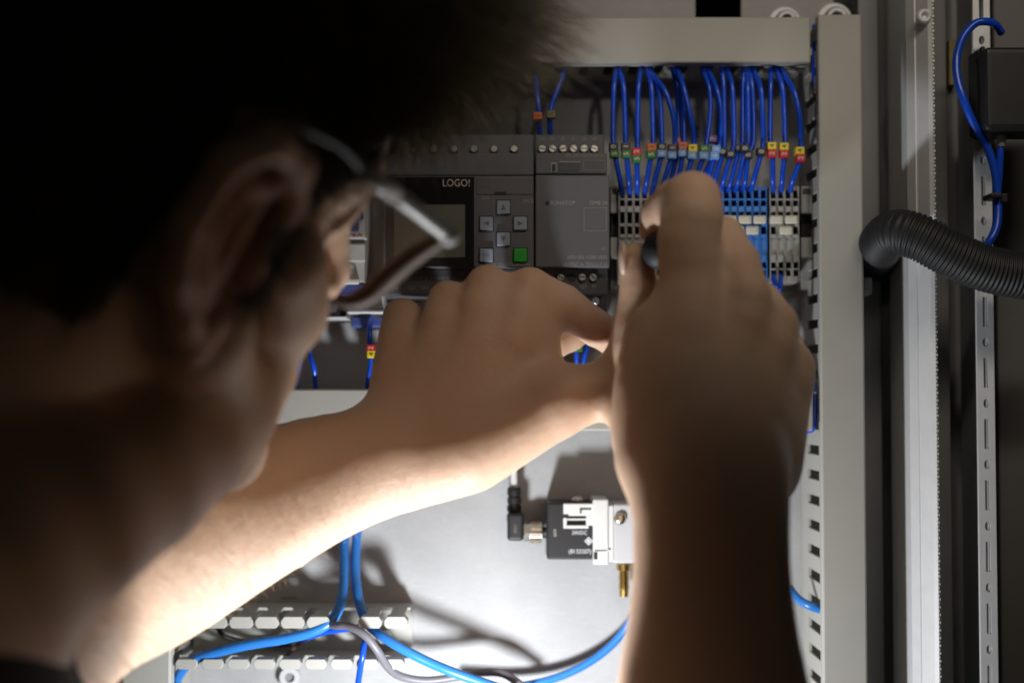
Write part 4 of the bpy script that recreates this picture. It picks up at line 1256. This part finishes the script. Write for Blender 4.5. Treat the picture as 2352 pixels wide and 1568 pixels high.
# long smooth forearms: relax the skin away from the hands
relp = pos - np.array(CAM); dz_ = relp[:, 1] * CP + relp[:, 2] * SP
upx = CX + F_PX * relp[:, 0] / dz_; vpx = CY - F_PX * (-relp[:, 1] * SP + relp[:, 2] * CP) / dz_
warm = np.maximum(np.clip((vpx - 1150) / 120, 0, 1) * (upx > 1330), np.clip((930 - upx) / 130, 0, 1) * (vpx > 880)) * (wsm[:, 0] > .5)
hand = np.clip((vpx - 690) / 120, 0, 1) * (upx > 1385) * .06
hand = np.maximum(hand, np.clip((vpx - 720) / 80, 0, 1) * (upx > 850) * (upx < 1250) * .06)
warm = np.maximum(warm, hand * (wsm[:, 0] > .5))[:, None]
for it in range(45):
    acc2 = np.stack([np.bincount(ea[:, 0], pos[ea[:, 1], k], len(pos)) + np.bincount(ea[:, 1], pos[ea[:, 0], k], len(pos)) for k in range(3)], 1)
    pos = pos + warm * .5 * (acc2 / np.maximum(deg, 1) - pos)
me.vertices.foreach_set('co', (pos - pl0).astype(np.float32).ravel()); me.update()
# redness of knuckles, ears, fingertips
fl = np.zeros(len(pos))
for (x, y, d, r, s_) in ((1213, 640, 118, 70, .6), (1117, 632, 116, 70, .5), (1029, 665, 110, 60, .3), (924, 705, 100, 50, .3), (1597, 430, 160, 70, .9), (1582, 640, 158, 80, .55), (1718, 650, 150, 62, .8), (1772, 730, 138, 55, .6), (1805, 840, 128, 55, .5),
                         (1480, 530, 112, 50, .8), (1455, 590, 120, 60, .7), (1420, 800, 75, 60, 1.0), (1440, 800, 104, 60, .8), (1450, 690, 118, 70, .5), (1200, 850, 130, 160, .35), (1080, 1000, 130, 160, .3), (1640, 590, 130, 60, .4)):
    c = np.array(P(x, y, d)); R = r * PS(d)
    fl = np.maximum(fl, s_ * np.exp(-((pos - c) ** 2).sum(1) / (R * R)))
loc = (pos - np.array(H(0, 0, 0))) @ HB * 1000
earw = np.exp(-((np.abs(loc[:, 0]) - 88) ** 2 / 14 ** 2 + (loc[:, 1] + 8) ** 2 / 30 ** 2 + (loc[:, 2] - 4) ** 2 / 36 ** 2) * 1.2)
fl = np.maximum(fl, earw)
at = me.attributes.new('flush', 'FLOAT', 'POINT'); at.data.foreach_set('value', fl.astype(np.float32))


def hairline(l):
    """1 inside the hair-bearing scalp; head frame millimetres"""
    r, f, u = np.abs(l[..., 0]), l[..., 1], l[..., 2]
    front = u > np.interp(f, [-110, -40, -22, -14, 8, 12, 26, 34, 50, 70, 110], [-62, -50, -30, 44, 46, -16, -14, 14, 30, 50, 62])
    inear = (r > 70) & (f < 14) & (f > -34) & (u < 44) & (u > -40)
    return front & ~((r > 81) & (u < 46)) & (r ** 2 / 90 ** 2 + f ** 2 / 115 ** 2 + (u - 40) ** 2 / 110 ** 2 < 1.0)


sc_ = (hairline(loc)).astype(np.float32)
at = me.attributes.new('scalp', 'FLOAT', 'POINT'); at.data.foreach_set('value', sc_)
body = bpy.data.objects.new('body', me); COL.objects.link(body); body.parent = person
print('body', len(pos), len(quads))

# shirt over torso and upper arms
inf = .006
sh_t = Grp(30, 40); sh_t.pr = [q for q in torso.pr]
sh_a = Grp(20, 20)
sh_a.cone((SR[0], SR[1] + .012), (SR[0] * .25 + ER[0] * .75, ER[1] + .016))
sh_a.cone((SL[0], SL[1] + .012), (SL[0] * .12 + EL[0] * .88 + np.array((-.012, -.002, -.01)), .062))
sh_a.pr += arms_up.pr[2:]


def shirt_sdf(X, lo, hi):
    d = body_sdf(X, lo, hi, [sh_t, sh_a])
    if d is None: return None
    d = d - inf
    n = np.array(Hd(0, 0.25, 1.0)); n = n / np.linalg.norm(n)                # neck opening
    pl = ((X - np.array(H(-10, -45, -112)).astype(np.float32)) @ n.astype(np.float32))
    return np.maximum(d, pl.astype(np.float32))


pos2, quads2 = surface_nets(shirt_sdf, (-.60, -.60, -.62), (.12, -.04, .10), 0.004)
me = mesh_from('shirt', pos2 - pl0, quads2, 'shirt')
shirt = bpy.data.objects.new('shirt', me); COL.objects.link(shirt); shirt.parent = person


# --- hair as strands
def strands(name, roots, dirs, lens, m, r0, npt=7, curl=.0, gravity=0.0, flow=None, parent=None):
    n = len(roots)
    out = np.zeros((n, npt, 3))
    p = roots.copy(); d = dirs / np.linalg.norm(dirs, axis=1)[:, None]
    out[:, 0] = p
    for k in range(1, npt):
        st = (lens / (npt - 1))[:, None]
        p = p + d * st; out[:, k] = p
        d = d + rng.normal(0, curl, (n, 3)) + np.array((0, 0, -gravity))
        if flow is not None: d = d + flow * (1.0 / npt)
        d /= np.linalg.norm(d, axis=1)[:, None]
    hc = bpy.data.hair_curves.new(name)
    hc.add_curves([npt] * n)
    o0 = np.array(wloc(parent))
    hc.attributes['position'].data.foreach_set('vector', (out - o0).astype(np.float32).ravel())
    ra = hc.attributes.get('radius') or hc.attributes.new('radius', 'FLOAT', 'POINT')
    rad = np.tile(np.linspace(1, .35, npt), (n, 1)) * np.asarray(r0).reshape(-1, 1)
    ra.data.foreach_set('value', rad.astype(np.float32).ravel())
    hc.materials.append(M[m])
    o = bpy.data.objects.new(name, hc); COL.objects.link(o); o.parent = parent
    return o


vn = np.empty(len(pos) * 3, np.float32); body.data.vertices.foreach_get('normal', vn); vn = vn.reshape(-1, 3)
nl = vn @ HB
cand = np.nonzero(sc_ > 0)[0]
fr = cand[(loc[cand, 1] > 30) & (loc[cand, 2] > 60)]
pick = np.concatenate([rng.choice(cand, 15000), rng.choice(fr, 5500)])
lp = loc[pick] + rng.normal(0, .8, (len(pick), 3)); nrm = nl[pick]
lp -= nrm * 1.0
topw = np.clip((lp[:, 2] - 60) / 50, 0, 1)
frontw = np.clip((lp[:, 1] - 10) / 60, 0, 1) * topw
clump = rng.normal(size=(60, 3)); clump /= np.linalg.norm(clump, axis=1)[:, None]
ci = np.argmax(nrm @ clump.T, axis=1)
cj = rng.normal(0, .45, (60, 3))[ci]
flow_l = np.stack([np.sign(lp[:, 0]) * .1 * (1 - topw), (.95 + .5 * frontw) * topw - .55 * (1 - topw), -.55 + .38 * topw], 1) + cj * .6
dl = nrm * (.55 + .5 * topw[:, None]) + flow_l * .75 + rng.normal(0, .16, lp.shape)
ln = (14 + 26 * topw + 58 * frontw + 8 * rng.random(len(lp))) * (.75 + .4 * rng.random(len(lp))) * 1e-3
roots = np.array(H(0, 0, 0)) + (lp * 1e-3) @ HB.T
hair = strands('hair', roots, dl @ HB.T, ln, 'hair', np.full(len(lp), .00022), 8, .06, .06, (flow_l @ HB.T) * .6, person)

# fine arm hair along both forearms, grown from the skin itself
a0, a1 = np.array(P(1010, 1050, 132)), np.array(P(120, 1400, 245))
axd = (a1 - a0) / np.linalg.norm(a1 - a0)
tt = (pos - a0) @ axd; ds = np.linalg.norm((pos - a0) - tt[:, None] * axd, axis=1)
sel = np.nonzero((tt > -.01) & (tt < .20) & (ds < .055) & (vn[:, 1] < .3) & (vn[:, 2] > -.8))[0]
prob = np.clip((tt[sel] + .012) / .06, .1, 1)
sel = sel[rng.random(len(sel)) < prob]
sel = rng.choice(sel, min(1900, len(sel)), replace=False)
dirs = vn[sel] * .55 - axd * .15 + np.array((0.25, 0, -.75)) * .8 + rng.normal(0, .28, (len(sel), 3))
strands('arm_hair', pos[sel] - vn[sel] * .0003, dirs, (.003 + .004 * rng.random(len(sel))), 'arm_hair', np.full(len(sel), .00005), 5, .10, .0, None, person)


# --- thumb nail of the right hand
MB().sphere(P(1431, 594, 143), .0034, (.55, 1.25, 2.0), 20, 14).build('fingernail', 'nail', person, True)

# --- glasses
gls = thing('eyeglasses', 'clear framed eyeglasses on the face, one pale temple arm showing', 'glasses', H(0, 90, 20))


pa, la = on_plane(838, 396, 76)
pb, lb = on_plane(907, 446, 75)
pc, lc = on_plane(1030, 540, 73)
print('glasses local', la, lb, lc)


def mirrored(l): return H(-l[0], l[1], l[2])


for fn, first in ((lambda l: H(*l), 1), (mirrored, 0)):
    A, B_, C_ = fn(la), fn(lb), fn(lc)
    E0 = fn((84, -6, la[2] + 6)); 
    MB().tube(smooth_path([E0, fn((79, 20, la[2] + 5)), A], 6), .0013, 10).build('temple_arm', 'frame_dark', gls, True)
    MB().tube([A, A.lerp(B_, .5), B_], .0033, 14).build('hinge', 'clear', gls, True)
    MB().tube(smooth_path([B_, B_.lerp(C_, .5), C_], 6), .0028, 14).build('end_piece', 'clear', gls, True)
    MB().sphere(C_, .0038).build('frame_corner', 'clear', gls, True)
glimpse_path = smooth_path([on_plane(x, y, R)[0] for x, y, R in ((1028, 548, 72), (985, 566, 66), (938, 596, 60), (888, 638, 54), (845, 675, 50), (800, 692, 47), (760, 690, 46))], 6)
MB().tube(glimpse_path, 0, 12, rfun=lambda i: .0012 + .0030 * math.sin(math.pi * min(1, i / (len(glimpse_path) - 1) * 1.02)) ** .8).build('lens_rim', 'rim', gls, True)  # added brown strip standing in for the glimpse seen through the lens
# lenses: shallow curved shells between corner and nose
for s_ in (1, -1):
    mb = MB()
    cc = np.array((38.0 * s_, lc[1] - 1, lc[2] - 12.0))
    nu, nv = 20, 5
    rings = []
    for j in range(1, nv + 1):
        ring_ = []
        for i in range(nu):
            a = 2 * math.pi * i / nu
            ex_ = 27 * (abs(math.cos(a)) ** .8) * (1 if math.cos(a) > 0 else -1) * j / nv
            eu_ = 18 * (abs(math.sin(a)) ** .8) * (1 if math.sin(a) > 0 else -1) * j / nv
            bow = -(ex_ ** 2 + eu_ ** 2) / 190.0
            ring_.append(mb.bm.verts.new(H(cc[0] + ex_, cc[1] + bow + 4, cc[2] + eu_)))
        rings.append(ring_)
    c0 = mb.bm.verts.new(H(cc[0], cc[1] + 4, cc[2]))
    for i in range(nu): mb.bm.faces.new((c0, rings[0][i], rings[0][(i + 1) % nu]))
    for A, B_ in zip(rings, rings[1:]):
        for i in range(nu): mb.bm.faces.new((A[i], B_[i], B_[(i + 1) % nu], A[(i + 1) % nu]))
    mb.build('lens', 'lens', gls, True)
MB().tube(smooth_path([H(11, lc[1] + 4, lc[2] - 9), H(0, lc[1] + 7, lc[2] - 6), H(-11, lc[1] + 4, lc[2] - 9)], 6), .0013, 10).build('bridge', 'clear', gls, True)

# --- screwdriver in the right hand
tip, bt_ = P(1566, 530, 42), P(1522, 570, 134)
ax_ = (bt_ - tip).normalized()
sd = thing('screwdriver', 'small screwdriver with black and green handle gripped in the right hand', 'screwdriver', tip)
MB().cyl(tip, ax_, .0014, .052, 14).build('shaft', 'nickel', sd, True)
h0 = tip + ax_ * .048
MB().lathe(h0, ax_, [(0, .003), (.002, .0052), (.012, .0056), (.016, .0058)], 20).build('handle_collar', 'handle_green', sd, True)
MB().lathe(h0 + ax_ * .016, ax_, [(0, .0058), (.004, .0078), (.018, .0086), (.034, .0082), (.046, .0074), (.050, .0055), (.051, .001)], 24).build('handle', 'handle', sd, True)
